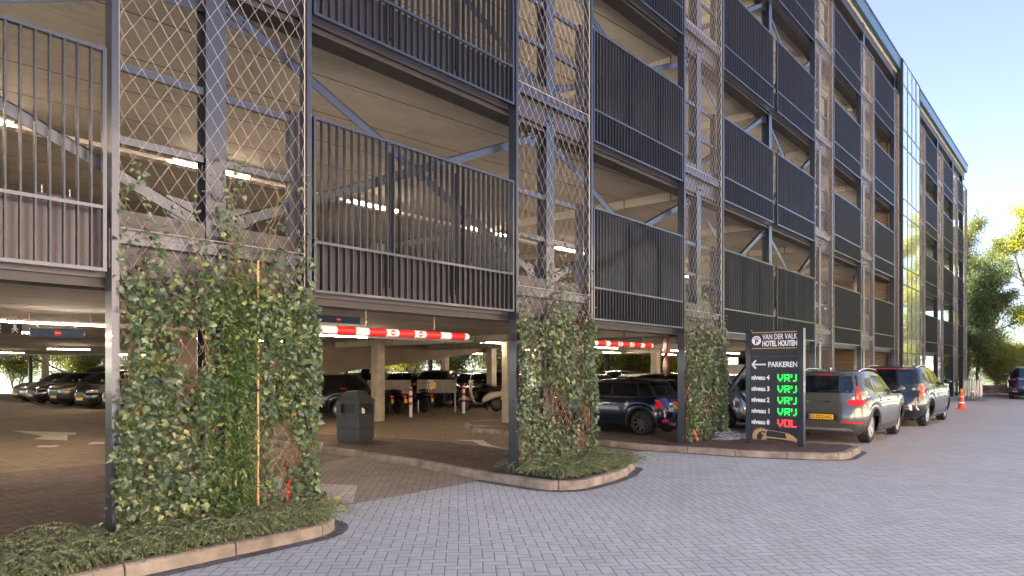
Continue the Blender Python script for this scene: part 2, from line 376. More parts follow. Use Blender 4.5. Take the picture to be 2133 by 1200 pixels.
# island 2: between the two gates
k2 = [(7.83, 14.6), (7.81, 11.7), (7.72, 8.7), (7.42, 6.95)] + arc(7.87, 5.85, .5, 178, 268)[:] + [(8.6, 5.39), (9.2, 5.5), (9.62, 5.68)] + arc(9.7, 6.0, .3, -75, 40, 6)[1:]
k2b = [(9.96, 6.2), (9.98, 8.5), (10.2, 10.3), (9.95, 12.9), (9.4, 14.2)]
kerb('kerb', k2); kerb('kerb', k2b, h=.115)
strip('gutter', k2[3:], -.004, -.14, .004, M['gutter'])
isl2 = [(7.95, 14.4), (7.93, 11.7), (7.84, 8.7), (7.56, 6.95), (7.5, 5.9)] + [(7.6, 5.6), (7.87, 5.5), (8.6, 5.52), (9.2, 5.62), (9.6, 5.8), (9.85, 6.1), (9.87, 8.5), (10.08, 10.3), (9.85, 12.8), (9.3, 14.1)]
sheet('pavement', isl2, KH - .006, M['pave_dark'])
sheet('bed', [(7.53, 6.85), (7.5, 5.9), (7.6, 5.6), (7.87, 5.5), (8.6, 5.52), (9.2, 5.62), (9.6, 5.8), (9.85, 6.1), (9.86, 6.9)], KH - .001, M['soil'])
# island 3: sign and third ivy net
k3 = [(12.9, 12.4), (12.75, 10.2), (12.5, 8.4), (12.28, 7.2), (12.42, 6.1), (12.6, 5.0), (12.95, 4.05)] + arc(13.62, 3.98, .55, 190, 275, 6) + [(14.5, 3.5), (14.75, 3.52), (15.0, 3.66), (15.12, 3.9), (15.05, 4.3), (14.9, 5.2), (14.9, 6.4)]
kerb('kerb', k3); strip('gutter', k3[2:-3], -.004, -.12, .004, M['gutter'])
sheet('pavement', [(13.0, 12.4), (12.88, 10.2), (12.63, 8.4), (12.42, 7.2), (12.55, 6.12), (12.73, 5.05), (13.05, 4.2), (13.3, 3.75), (13.65, 3.58), (14.5, 3.62), (14.85, 3.75), (14.98, 3.95), (14.92, 4.3), (14.78, 5.2), (14.78, 7.4), (13.9, 8.2), (13.9, 12.4)], KH - .006, M['pave_dark'])
# small round island round a concrete column
ko = arc(14.75, 12.75, 1.25, 0, -360, 40)[::-1]
kerb('kerb', arc(14.75, 12.75, 1.25, 0, 360, 60)); sheet('pavement', arc(14.75, 12.75, 1.15, 0, 360, 40)[:-1], KH - .006, M['pave_dark'])
# road markings of white pavers
def mark(poly, z=.004): sheet('road_marking', poly, z, M['mark'])
mark([(5.02, 9.9), (5.92, 7.95), (5.82, 7.80), (5.12, 6.95), (5.42, 7.55), (5.33, 7.75), (4.6, 9.6)])
mark([(5.12, 6.95), (5.05, 7.15), (5.25, 7.7), (5.33, 7.72), (5.42, 7.55)])
mark([(11.2, 11.35), (11.62, 10.82), (10.95, 9.95), (10.5, 8.9), (10.72, 9.98), (11.25, 10.75)])
mark([G(23, 897), G(75, 899), G(160, 901), G(155, 906), G(95, 905)]); mark([G(23, 897), G(95, 905), G(140, 904), G(140, 918), G(70, 915), G(90, 909)])
mark([G(75, 932), G(82, 928), G(125, 928), G(112, 932)]); mark([G(180, 926), G(192, 921), G(217, 921), G(217, 925)])
mark([G(662, 917), G(700, 915), G(705, 918), G(662, 921)])
# scattered leaves and grit on the paving, one loose layer
def litter():
    V = []; F = []
    for i in range(900):
        if i < 500: x, y = rng.uniform(12, 45), rng.uniform(1.5, 6.2)
        else:
            t = rng.uniform(0, 1); p = k2[3:] if rng.random() < .5 else k1[:-3]; q = resample(p, .1); a = q[int(t * (len(q) - 1))]; x, y = a[0] + rng.normal(0, .05), a[1] - abs(rng.normal(0, .08)) - .03
        s = rng.uniform(.006, .02) if i < 500 else rng.uniform(.004, .016); a = rng.uniform(0, 6.28); b = len(V)
        for q in range(4):
            V.append((x + s * math.cos(a + q * 1.57) * (1 if q % 2 else .6), y + s * math.sin(a + q * 1.57) * (1 if q % 2 else .6), .009 + rng.uniform(0, .006)))
        F.append((b, b + 1, b + 2, b + 3))
    o = fast_mesh('leaf_litter', V, F, leaf_mat('dead_leaf', [(0, (.10, .05, .02)), (.6, (.25, .13, .05)), (1, (.35, .25, .12))], .8, .1)); tag(o, kind='stuff')
litter()

# ================================================================ GARAGE
GL = (25, 6.467, 0)
garage = empty('parking_garage', GL, 'four storey open parking garage of dark steel bars, cable nets and concrete decks', 'parking garage')
def gb(mb, name, mat, smooth=False, parent=None):
    off = GL if parent is None else (0, 0, 0)
    o = mb.build(name, mat, parent or garage, smooth, off=GL); return o
DECK = [2.95, 5.98, 9.01, 12.04]; DZ = 3.03
NETS = [(-3.16, -1.18), (2.24, 4.22), (7.66, 9.68), (13.05, 15.03), (21.72, 23.72), (27.10, 29.10), (32.5, 33.6), (37.6, 39.55), (42.95, 44.95), (48.25, 50.25), (52.35, 54.3)]
COLS = [-2.17, 3.23, 8.67, 14.04, 18.38, 22.72, 28.1, 33.3, 38.58, 43.95, 49.25, 53.3]
BAYS = [(-1.18, 2.24, -2.17, 3.23), (4.22, 7.66, 3.23, 8.67), (9.68, 13.05, 8.67, 14.04), (15.03, 18.26, 14.04, 18.38), (18.5, 21.72, 18.38, 22.72), (23.72, 27.1, 22.72, 28.1), (29.1, 32.5, 28.1, 33.3), (39.55, 42.95, 38.58, 43.95), (44.95, 48.25, 43.95, 49.25), (50.25, 52.35, 49.25, 53.3)]
FOOT = [(-8, D + .26), (54.2, D + .26), (54.2, 22), (36, 23), (11, 60), (-20, 60), (-14, 40)]
yc0 = D + .13
for k, zd in enumerate(DECK):
    b = MB(); zb = zd - .36; zt = zd
    b.prism(FOOT, zb, zt); gb(b, 'floor_slab', M['ceiling'])
# roof: corrugated sheet
b = MB(); n = 300; x0 = -8.; vs = []; dx = 62.2 / n
prof = [(0, 0), (.35, 0), (.5, .07), (.85, .07)]
vs = []
for i in range(n):
    for u, h in prof: vs.append((x0 + (i + u) * dx, h))
m_ = len(vs); V = [(x, D + .1, 14.62 + h) for x, h in vs] + [(x, 22., 14.62 + h) for x, h in vs]
b.add(V, [(i, i + 1, m_ + i + 1, m_ + i) for i in range(m_ - 1)]); b.prism([(-8, D + .1), (54.2, D + .1), (54.2, 22), (36, 23), (11, 60), (-20, 60), (-14, 40)], 14.75, 14.95)
gb(b, 'roof', M['corrug'])
b = MB(); xs = list(np.arange(-8, 54.3, 5.18))
for a, c in zip(xs[:-1], xs[1:]): b.box(a + .006, c - .006, D - .04, D + .10, 14.70, 15.18)
gb(b, 'fascia', M['sky_panel'])
b = MB(); b.box(-8, 54.35, D - .07, D + .12, 15.183, 15.22); gb(b, 'roof_trim', M['steel'])
b = MB(); b.box(-8, 54.2, D + .14, D + .34, 14.28, 14.60); b.box(-8, 54.2, D + .12, D + .36, 14.25, 14.278); gb(b, 'roof_beam', M['beam'])

def hcol(x, z0, z1):
    b = MB(); b.box(x - .1, x + .1, yc0, yc0 + .018, z0, z1); b.box(x - .1, x + .1, yc0 + .182, yc0 + .2, z0, z1); b.box(x - .006, x + .006, yc0 + .018, yc0 + .182, z0, z1); return b
for i, x in enumerate(COLS): gb(hcol(x, 0, 14.65), 'column', M['steel'])
# spandrel beams with sheet edge, and guard rails behind the nets
for i in range(len(COLS) - 1):
    if i == 7: continue
    xa, xb = COLS[i] + .11, COLS[i + 1] - .11
    for zd in DECK:
        b = MB(); y = yc0 + .05
        b.box(xa, xb, y, y + .012, zd - .56, zd - .02); b.box(xa, xb, y - .04, y + .24, zd - .585, zd - .562); b.box(xa, xb, y - .04, y + .2, zd - .018, zd + .004)
        b.cur = 1; b.box(xa, xb, y - .045, y - .033, zd - .5, zd + .12)
        gb(b, 'edge_beam', [M['beam'], M['edge']])
for i, (a, c) in enumerate(NETS[1:6] + NETS[7:]):
    for k, zd in enumerate(DECK):
        b = MB(); y = yc0 + .03; cx = (a + c) / 2 if (a, c) != NETS[6] else 33.3
        for zz in (.72, 1.38):
            for p, q in ((a + .06, cx - .11), (cx + .11, c - .06)): b.box(p, q, y, y + .05, zd + zz, zd + zz + .07)
        b.box(c - .16, c - .07, y - .01, y + .09, zd - .1, zd + 1.5)
        b.box(a + .07, c - .07, D + .04, D + .14, zd - .12, zd - .08)
        b.box(a + .07, c - .07, D + .05, D + .06, zd - .19, zd - .12)
        for sgn in (-1, 1):
            for r_ in (0, 1):
                xg = cx + sgn * .055; b.lathe([(.018, 0), (.018, .03)], 6, (xg, yc0 - .03, zd - .28 - r_ * .12), 'y')
        gb(b, 'guard_rail', M['steel'])
# X bracing
def brace_bar(b, p, q):
    b.bar(p, q, .012, .11, (0, 1, 0)); P, Q = Vector(p), Vector(q); 
BR = [(3.23, 8.67), (8.67, 14.04), (14.04, 18.38), (18.38, 22.72), (-2.17, 3.23)]
for (xa, xb) in BR:
    for k in range(-1, 4):
        if k == -1 and (xa not in (14.04,)): continue
        zl = DECK[k] if k >= 0 else .05; zh = (DECK[k + 1] - .62) if k < 3 else 14.2
        if k == -1: zh = DECK[0] - .62
        y = yc0 + .1
        for (p, q, yy) in (((xa + .12, zl + .15), (xb - .12, zh), y), ((xa + .12, zh), (xb - .12, zl + .15), y + .03)):
            b = MB(); a0 = Vector((p[0], yy, p[1])); a1 = Vector((q[0], yy, q[1])); t = (a1 - a0).normalized(); nrm = Vector((-t.z, 0, t.x)) * .055
            off = Vector((0, .012, 0))
            vs = [a0 - nrm, a0 + nrm, a0 + nrm + off, a0 - nrm + off, a1 - nrm, a1 + nrm, a1 + nrm + off, a1 - nrm + off]
            fc = [(0, 3, 2, 1), (4, 5, 6, 7), (0, 1, 5, 4), (1, 2, 6, 5), (2, 3, 7, 6), (3, 0, 4, 7)]
            b.add(vs, fc)
            fl = [v + nrm * .0 for v in vs]
            # angle-iron leg
            w2 = Vector((0, .06, 0)); b.add([a0 + nrm, a0 + nrm * .8, a0 + nrm * .8 + w2, a0 + nrm + w2, a1 + nrm, a1 + nrm * .8, a1 + nrm * .8 + w2, a1 + nrm + w2], fc)
            # gusset plates at the ends with bolts
            for e, dr in ((a0, 1), (a1, -1)):
                g0 = e + t * dr * .32; sx = 1 if dr > 0 else -1
                b.add([(e.x - sx * .12, yy + .014, e.z - .16), (e.x - sx * .12, yy + .014, e.z + .16), (g0.x, yy + .014, g0.z + .09), (g0.x, yy + .014, g0.z - .09),
                       (e.x - sx * .12, yy + .026, e.z - .16), (e.x - sx * .12, yy + .026, e.z + .16), (g0.x, yy + .026, g0.z + .09), (g0.x, yy + .026, g0.z - .09)], fc)
                for q_ in (.06, .16, .26):
                    c_ = e + t * dr * q_; b.lathe([(.017, 0), (.017, -.022)], 6, (c_.x, yy, c_.z), 'y')
            gb(b, 'brace', M['steel'])

# railing panels
def railing(x0, x1, zd):
    zb, zt = zd - .46, zd + 1.46; zm = zd + .09; y = D
    b = MB(); x0 += .035; x1 -= .035
    b.box(x0, x1, y - .002, y + .05, zt - .03, zt); b.box(x0, x1, y - .002, y + .05, zb, zb + .03); b.box(x0, x1, y - .004, y + .03, zm - .015, zm + .015)
    b.box(x0, x0 + .03, y - .001, y + .049, zb + .03, zt - .03); b.box(x1 - .03, x1, y - .001, y + .049, zb + .03, zt - .03)
    o = gb(b, 'railing_panel', M['steel'])
    b = MB(); n = int((x1 - x0) / .1); st = (x1 - x0 - .03) / n
    for i in range(1, n):
        xc = x0 + .015 + i * st; b.box(xc - .0065, xc + .0065, y + .002, y + .056, zb + .028, zt - .028)
    p = b.build('bars', M['bars'], o, off=GL); p.location = (0, 0, 0)
    for f in ((.335, .67) if x1 - x0 > 2.6 else (.5,)):
        b = MB(); xc = x0 + (x1 - x0) * f; b.box(xc - .035, xc + .035, y + .052, y + .06, zd - .3, zt - .12); b.box(xc - .004, xc + .004, y + .06, y + .13, zd - .3, zt - .12); b.box(xc - .035, xc + .035, y + .13, y + .138, zd - .3, zt - .12)
        b.build('support', M['bars'], o, off=GL)
for (x0, x1, ca, cb_) in BAYS:
    for zd in DECK: railing(x0, x1, zd)
# net posts and cable nets
ZT = 13.62
def net_mesh(w, z0, z1):
    b = MB(); nc = max(12, int(round(w / .078))); a = w / nc; nr = int((z1 - z0) / .118); h = (z1 - z0) / nr
    for i in range(nc + 1):
        pts = []
        for k in range(nr + 1):
            s = 1 if (i + k) % 2 else -1; x = i * a + s * a / 2 * .94
            pts.append((min(max(x, 0.), w), random.uniform(-.003, .003), z0 + k * h))
        b.tube(pts, a * .024, 4, caps=False)
    for i in range(nc):
        for k in range(nr):
            pass
    return b
for i, (a, c) in enumerate(NETS):
    w = c - a; z0 = .12 if i < 5 else .15
    for side, x in (('l', a), ('r', c)):
        if i == 6 and side == 'r': continue
        xs0, xs1 = (x, x + .055) if side == 'l' else (x - .055, x)
        b = MB(); b.box(xs0, xs1, D - .01, D + .14, 0, ZT)
        if side == 'l':
            for zd in DECK:
                b.box(x - .012, x - .002, D + .02, D + .11, zd - .42, zd - .08)
                for zz in (-.14, -.25, -.36): b.lathe([(.014, 0), (.014, -.010)], 8, (x - .012, D + .065, zd + zz), 'x')
        gb(b, 'net_post', M['steel'])
    b = MB(); b.box(a + .06, c - .06, D, D + .05, ZT - .05, ZT); gb(b, 'net_top_rail', M['steel'])
    nb = net_mesh(w - .13, .2, ZT - .07); nb.v = [(x + a + .065, y + D + .02, z) for x, y, z in nb.v]
    nb.tube([(a + .068, D + .02, .15), (a + .068, D + .02, ZT - .05)], .005, 4); nb.tube([(c - .068, D + .02, .15), (c - .068, D + .02, ZT - .05)], .005, 4)
    for zd in DECK: nb.tube([(a + .06, D + .012, zd - .06), (c - .06, D + .012, zd - .06)], .005, 4)
    gb(nb, 'cable_net', M['wire'])

# glazed stair tower
def glazing():
    m, nt, b = newmat('curtain_glass'); b.inputs['Base Color'].default_value = (.02, .035, .035, 1); b.inputs['Roughness'].default_value = .03; b.inputs['Specular IOR Level'].default_value = 1.
    b.inputs['Metallic'].default_value = .8; b.inputs['Base Color'].default_value = (.62, .74, .74, 1)
    g = nt.nodes.new('ShaderNodeNewGeometry').outputs['Position']; bump(nt, b, noise(nt, g, 1.3, 3), .06, .03)
    return m
M['curtain'] = glazing()
b = MB(); ya = D - .10
xs = [33.72, 34.68, 35.64, 36.6, 37.5]
zs = [.1, 2.55, 3.15, 5.6, 6.2, 8.65, 9.25, 11.7, 13.55, 15.15]
zs = [.1, 2.35, 3.05, 5.35, 6.1, 8.4, 9.1, 11.4, 12.15, 14.1, 15.15]
for x in xs: b.box(x - .02, x + .02, ya - .015, ya + .06, 0, 15.2)
for z in zs:
    for p, q in zip(xs[:-1], xs[1:]): b.box(p + .02, q - .02, ya - .012, ya + .05, z - .025, z + .025)
b.box(33.62, 33.69, ya, D + .12, 0, 15.2); b.box(37.53, 37.6, ya, D + .12, 0, 15.2)
gz = gb(b, 'stair_glazing', M['bars'])
for p, q in zip(xs[:-1], xs[1:]):
    for z0, z1 in zip(zs[:-1], zs[1:]):
        b = MB(); t = random.uniform(-.004, .004); t2 = random.uniform(-.004, .004)
        b.add([(p + .03, ya + .0 + t, z0 + .03), (q - .03, ya + .0 + t2, z0 + .03), (q - .03, ya + t2, z1 - .03), (p + .03, ya + t, z1 - .03)], [(0, 1, 2, 3)]); b.build('pane', M['curtain'], gz, off=GL)
# brick core behind the right part, with doorway
b = MB(); b.box(30.0, 37.8, D + 3.6, D + 3.8, 0, 14.6); b.box(37.6, 37.8, D + .3, D + 3.6, 0, 14.6); b.box(33.4, 33.6, D + .4, D + 3.6, 0, 14.6)
gb(b, 'core_wall', M['brick'])
for zd in [0] + DECK:
    b = MB()
    for xx, rr in ((31.4, .12), (32.2, .07)): b.tube([(xx, D + 1.2, zd), (xx, D + 1.2, zd + 2.7)], rr, 10)
    b.tube([(31.4, D + 1.2, zd + 2.1), (32.2, D + 1.2, zd + 1.8)], .06, 8); gb(b, 'drain_pipe', M['tray'], True)

# interior concrete columns
for (x, y) in [(13.75, 17.35), (14.9, 12.9), (21.5, 19.5), (27.5, 15), (21, 27), (9, 24), (8.5, 42), (13, 48), (17, 36), (22, 33), (26, 27), (31, 22)]:
    b = MB(); h_ = .12 if x == 14.9 else .16; b.bevbox(x - h_, x + h_, y - h_, y + h_, 0, 2.59, .02); gb(b, 'concrete_column', M['conc_col'])
for zd in DECK[:3]:
    for (x, y) in [(13.75, 17.35), (6, 17.35), (21.5, 17.35), (27.5, 17.35), (6, 30), (17, 30)]:
        b = MB(); b.box(x - .16, x + .16, y - .16, y + .16, zd, zd + 2.67); gb(b, 'concrete_column', M['conc_col'])
# cross beams under decks
for zd in DECK:
    for x in (14.04, 18.38, 22.72, 28.1):
        b = MB(); b.box(x - .12, x + .12, yc0 + .4, 21, zd - .55, zd - .362); gb(b, 'cross_beam', M['ceiling'])
# inner ramp from ground to first deck, seen from its side
b = MB(); y0, y1 = 19.9, 20.1
def T(a, b_, c): return (a, c, b_)
b.prism([(8.6, .75), (14.85, 1.62), (23.4, 2.59), (8.6, 2.585)], y0, y1, T)
b.prism([(8.6, .85), (14.85, 1.70), (23.4, 2.60), (23.4, 2.9), (8.6, 1.1)], y1, 26, T)
gb(b, 'ramp', plain('ramp_concrete', (.17, .13, .095), .85, var=.2, scale=1.2, bmp=.2))
# rear facade: posts, rails and braces along the oblique back wall
A, B = Vector((36, 23)), Vector((11, 60)); L = (B - A).length; t = (B - A).normalized()
for k in range(9):
    p = A + t * L * k / 8; b = MB(); b.box(p.x - .1, p.x + .1, p.y - .1, p.y + .1, 0, 14.6); gb(b, 'column', M['beam'])
for k in range(0, 8, 2):
    p = A + t * L * k / 8; q = A + t * L * (k + 1) / 8; b = MB()
    b.bar((p.x, p.y - .15, .1), (q.x, q.y - .15, 2.5), .06, .1); gb(b, 'brace', M['beam'])
b = MB()
for k in range(240):
    p = A + t * (L * k / 240); b.box(p.x - .015, p.x + .015, p.y + .12, p.y + .16, 2.2, 4.4)
gb(b, 'rear_bars', M['bars'])
# end wall bars on the right-hand side of the garage
b = MB(); b.box(54.0, 54.15, 12, 22, 0, 14.6); gb(b, 'end_wall', M['beam'])
# upper back walls so that the decks do not look through to bright sky everywhere
for zd in DECK:
    b = MB(); b.prism([(A.x, A.y - .3), (A.x, A.y - .15), (B.x, B.y - .15), (B.x, B.y - .3)], zd + .02, zd + 1.3); gb(b, 'parapet', M['ceiling'])

# ---------------------------------------------------------------- ceiling lights and trays
tube_me = {}
def tube_light(L):
    if L in tube_me: return tube_me[L]
    h = MB(); h.box(-L / 2, L / 2, -.045, .045, .0, .035); h.box(-L / 2, -L / 2 + .02, -.02, .02, -.03, .0); h.box(L / 2 - .02, L / 2, -.02, .02, -.03, .0)
    for xx in (-L * .3, L * .3): h.box(xx - .006, xx + .006, -.006, .006, .035, .14)
    t_ = MB(); t_.lathe([(.011, -L / 2 + .02), (.011, L / 2 - .02)], 8, (0, 0, -.012), 'x')
    tube_me[L] = (h, t_); return tube_me[L]
protoL = None
def light(x, y, z, label, group, L=1.5, rz=0.):
    global protoL
    if protoL is None:
        h, t_ = tube_light(L); protoL = bpy.data.objects.new('ceiling_light', None); col.objects.link(protoL)
        h.build('housing', M['tray'], protoL); t_.build('tube', M['tube'], protoL); o = protoL
    else: o = copy_tree(protoL)
    o.location = (x, y, z); o.rotation_euler = (0, 0, rz); tag(o, label, 'ceiling light', group)
for y in (13.2, 17, 24, 31, 40):
    for i, x in enumerate(np.arange(-3, 34, 5.6)):
        if (y == 17 and 9 < x < 14) or x + y * .68 > 49: continue
        if y in (24,) and 7 < x < 24: continue
        light(float(x) + (y % 3), y, 2.42 if y < 20 else 2.45, 'warm linear ceiling light under the first deck, in the ground level parking', 'ceiling lights of the ground level')
for k, zd in enumerate(DECK):
    nm = ('first', 'second', 'third', 'top')[k]; zc = (zd + 2.53) if k < 3 else zd + 2.4
    for y in (12.8,):
        for x in np.arange(-1.6, 33 if y < 18 else 26, 3.9): 
            light(float(x) + .4 * k, y, zc, f'warm linear ceiling light above the {nm} deck, behind the dark railings', f'ceiling lights of the {nm} deck')
def tray(x0, x1, y, z, label, rz=0):
    b = MB(); L = x1 - x0; b.box(0, L, -.1, -.09, 0, .07); b.box(0, L, .09, .1, 0, .07)
    for i in range(int(L / .25)): b.box(i * .25, i * .25 + .13, -.09, .09, 0, .006)
    o = b.build('cable_tray', M['tray']); o.location = (x0, y, z); o.rotation_euler = (0, 0, rz); tag(o, label, 'cable tray')
tray(-3, 24, 13.0, 5.44, 'long perforated cable tray beside the lights over the first deck')
tray(-3, 20, 13.45, 2.40, 'long perforated cable tray beside the lights at ground level, left gate')
tray(.2, 4.4, 8.4, 2.36, 'short wide cable tray with a white end cap under the left railing', R(74))
# ================================================================ CARS
def catmull(rows, per=4):
    A = np.array(rows, float); out = []
    for i in range(len(A) - 1):
        p0 = A[max(i - 1, 0)]; p1 = A[i]; p2 = A[i + 1]; p3 = A[min(i + 2, len(A) - 1)]
        for k in range(per):
            t = k / per; q = .5 * ((2 * p1) + (-p0 + p2) * t + (2 * p0 - 5 * p1 + 4 * p2 - p3) * t * t + (-p0 + 3 * p1 - 3 * p2 + p3) * t ** 3)
            q[0] = p1[0] + (p2[0] - p1[0]) * t
            lo = np.minimum(p1, p2); hi = np.maximum(p1, p2); out.append(np.clip(q, lo, hi))
    out.append(A[-1]); return np.array(out)
class Shell:
    def __init__(s, rows): s.T = catmull(rows)
    def at(s, z):
        T = s.T; return [float(np.interp(z, T[:, 0], T[:, k])) for k in (1, 2, 3, 4)]
    def y(s, x, z):
        xf, xr, w, n = s.at(z); xc, a = (xf + xr) / 2, max(1e-4, (xf - xr) / 2); d = min(.999, abs((x - xc) / a)); return w * (1 - d ** n) ** (1 / n)
    def x(s, y, z, rear=True):
        xf, xr, w, n = s.at(z); xc, a = (xf + xr) / 2, (xf - xr) / 2; d = min(.999, abs(y / w)); q = a * (1 - d ** n) ** (1 / n); return xc - q if rear else xc + q
def patch(mb, P, nu, nv, fn):
    """P: four 2-D corners, fn maps (a, b) to a point on the shell"""
    vs = []
    for j in range(nv + 1):
        for i in range(nu + 1):
            u, v = i / nu, j / nv
            a = (1 - u) * (1 - v) * P[0][0] + u * (1 - v) * P[1][0] + u * v * P[2][0] + (1 - u) * v * P[3][0]
            b = (1 - u) * (1 - v) * P[0][1] + u * (1 - v) * P[1][1] + u * v * P[2][1] + (1 - u) * v * P[3][1]
            vs.append(fn(a, b))
    n = nu + 1; mb.add(vs, [(j * n + i, j * n + i + 1, (j + 1) * n + i + 1, (j + 1) * n + i) for j in range(nv) for i in range(nu)])
def car_paint(name, c, metal=.45, rough=.22):
    return plain(name, c, rough, metal, .6, coat=1., var=.04, scale=1.5)
_wheels = {}
def wheel(parent, x, y, Rw, tw, rim, side, spokes):
    key = (round(Rw, 3), tw, rim.name, spokes)
    if key not in _wheels:
        t_ = MB(); h = tw / 2
        t_.lathe([(Rw * .66, -h * .92), (Rw * .9, -h), (Rw * .97, -h * .86), (Rw, -h * .6), (Rw, h * .6), (Rw * .97, h * .86), (Rw * .9, h), (Rw * .66, h * .92), (Rw * .64, h * .7)], 40, axis='y', caps=False)
        for gx in (-.35, 0, .35): t_.lathe([(Rw + .0015, gx * tw - .004), (Rw + .0015, gx * tw + .004)], 40, axis='y', caps=False)
        r_ = MB(); rr = Rw * .68
        r_.lathe([(rr, h * .93), (rr * .95, h * .95), (rr * .92, h * .55), (rr * .90, -h * .5), (0.02, -h * .5)], 36, axis='y', caps=False)
        for k in range(spokes):
            a = 2 * math.pi * k / spokes; ca, sa = math.cos(a), math.sin(a)
            def pt(r, wv, yy): return (r * ca - wv * sa, yy, r * sa + wv * ca)
            w0, w1 = rr * .12, rr * (.30 if spokes < 8 else .12)
            vs = [pt(.04, -w0, h * .80), pt(.04, w0, h * .80), pt(rr * .94, w1, h * .90), pt(rr * .94, -w1, h * .90), pt(.04, -w0, h * .55), pt(.04, w0, h * .55), pt(rr * .94, w1, h * .6), pt(rr * .94, -w1, h * .6)]
            r_.add(vs, [(0, 1, 2, 3), (7, 6, 5, 4), (0, 4, 5, 1), (1, 5, 6, 2), (2, 6, 7, 3), (3, 7, 4, 0)])
        r_.lathe([(.001, h * .86), (.05, h * .86), (.06, h * .7)], 14, axis='y', caps=False)
        d_ = MB(); d_.lathe([(.001, -h * .2), (rr * .82, -h * .2)], 24, axis='y', caps=False)
        _wheels[key] = (t_, r_, d_)
    t_, r_, d_ = _wheels[key]; e = t_.build('wheel', M['rubber'], parent, autos=40); e.location = (x, y, Rw)
    q = r_.build('rim', rim, e, autos=35); q2 = d_.build('brake_disc', M['black'], e)
    if side < 0: e.rotation_euler = (0, 0, math.pi)
    return e

SUV = dict(rows=[(.20, 2.05, -2.03, .78, 5), (.27, 2.15, -2.13, .87, 5), (.45, 2.20, -2.21, .915, 5.5), (.62, 2.215, -2.215, .93, 5.5), (.80, 2.20, -2.18, .925, 5.5), (.92, 2.13, -2.14, .915, 5), (.98, 1.98, -2.125, .905, 4.6), (1.03, 1.50, -2.11, .89, 4.6), (1.08, 1.10, -2.09, .87, 4.6), (1.20, .88, -2.05, .835, 4.5), (1.40, .54, -1.93, .765, 4.4), (1.52, .30, -1.84, .715, 4), (1.585, .06, -1.76, .66, 3.6), (1.625, -.3, -1.5, .55, 3), (1.645, -.6, -1.2, .3, 2.5), (1.65, -.75, -1.0, .05, 2)],
           wf=1.345, wr=-1.355, Rw=.365, tw=.235, arch=.41, belt=1.08, clad=.42, roof=1.65,
           side_win=[[(.74, 1.12), (-.28, 1.12), (-.28, 1.49), (.34, 1.46)], [(-.34, 1.12), (-1.12, 1.13), (-1.02, 1.49), (-.34, 1.49)], [(-1.19, 1.14), (-1.66, 1.27), (-1.52, 1.44), (-1.10, 1.48)]],
           rear_win=[(-.70, 1.13), (.70, 1.13), (.60, 1.50), (-.60, 1.50)], wind=[(-.74, 1.10), (.74, 1.10), (.60, 1.53), (-.60, 1.53)],
           seams=[(.80, .35, 1.10), (-.31, .32, 1.10), (-1.10, .62, 1.12)], plate_z=.60, handle_z=.93)
HATCH = dict(rows=[(.17, 1.80, -1.76, .72, 5), (.24, 1.88, -1.84, .81, 4.6), (.40, 1.91, -1.90, .85, 4.4), (.56, 1.91, -1.90, .865, 4.2), (.72, 1.86, -1.86, .86, 4), (.80, 1.72, -1.83, .85, 3.9), (.86, 1.35, -1.80, .83, 3.8), (.92, .98, -1.77, .81, 3.8), (.96, .86, -1.74, .795, 3.8), (1.10, .62, -1.64, .75, 3.8), (1.25, .42, -1.52, .70, 3.8), (1.335, .28, -1.45, .665, 3.6), (1.37, .15, -1.42, .63, 3.4), (1.40, -.1, -1.3, .50, 3), (1.41, -.4, -1.0, .25, 2.5), (1.414, -.6, -.8, .05, 2)],
             wf=1.21, wr=-1.285, Rw=.315, tw=.20, arch=.355, belt=.95, clad=.30, roof=1.41,
             side_win=[[(.60, .985), (-.42, .985), (-.42, 1.30), (.30, 1.29)], [(-.48, .985), (-1.20, .985), (-1.10, 1.30), (-.48, 1.30)], [(-1.26, .985), (-1.56, .99), (-1.36, 1.28), (-1.16, 1.30)]],
             rear_win=[(-.64, 1.0), (.64, 1.0), (.58, 1.30), (-.58, 1.30)], wind=[(-.68, .98), (.68, .98), (.58, 1.32), (-.58, 1.32)],
             seams=[(.72, .30, .96), (-.45, .30, .96)], plate_z=.72, handle_z=.86)
VAN = dict(rows=[(.20, 2.2, -2.2, .80, 6), (.30, 2.32, -2.28, .88, 6), (.60, 2.35, -2.30, .91, 6), (.85, 2.28, -2.30, .91, 6), (1.0, 2.1, -2.30, .90, 6), (1.10, 1.75, -2.3, .90, 6), (1.2, 1.35, -2.3, .89, 6), (1.45, 1.05, -2.29, .86, 6), (1.7, .7, -2.27, .82, 6), (1.80, .45, -2.22, .76, 5), (1.84, .2, -2.1, .6, 4), (1.85, 0, -1.8, .1, 3)],
           wf=1.35, wr=-1.38, Rw=.33, tw=.2, arch=.38, belt=1.2, clad=.42, roof=1.85,
           side_win=[[(1.1, 1.22), (.25, 1.22), (.25, 1.68), (.70, 1.66)]], rear_win=[(-.7, 1.25), (.7, 1.25), (.65, 1.7), (-.65, 1.7)], wind=[(-.76, 1.2), (.76, 1.2), (.66, 1.74), (-.66, 1.74)], seams=[(1.15, .35, 1.2), (.2, .35, 1.7)], plate_z=.7, handle_z=1.0)
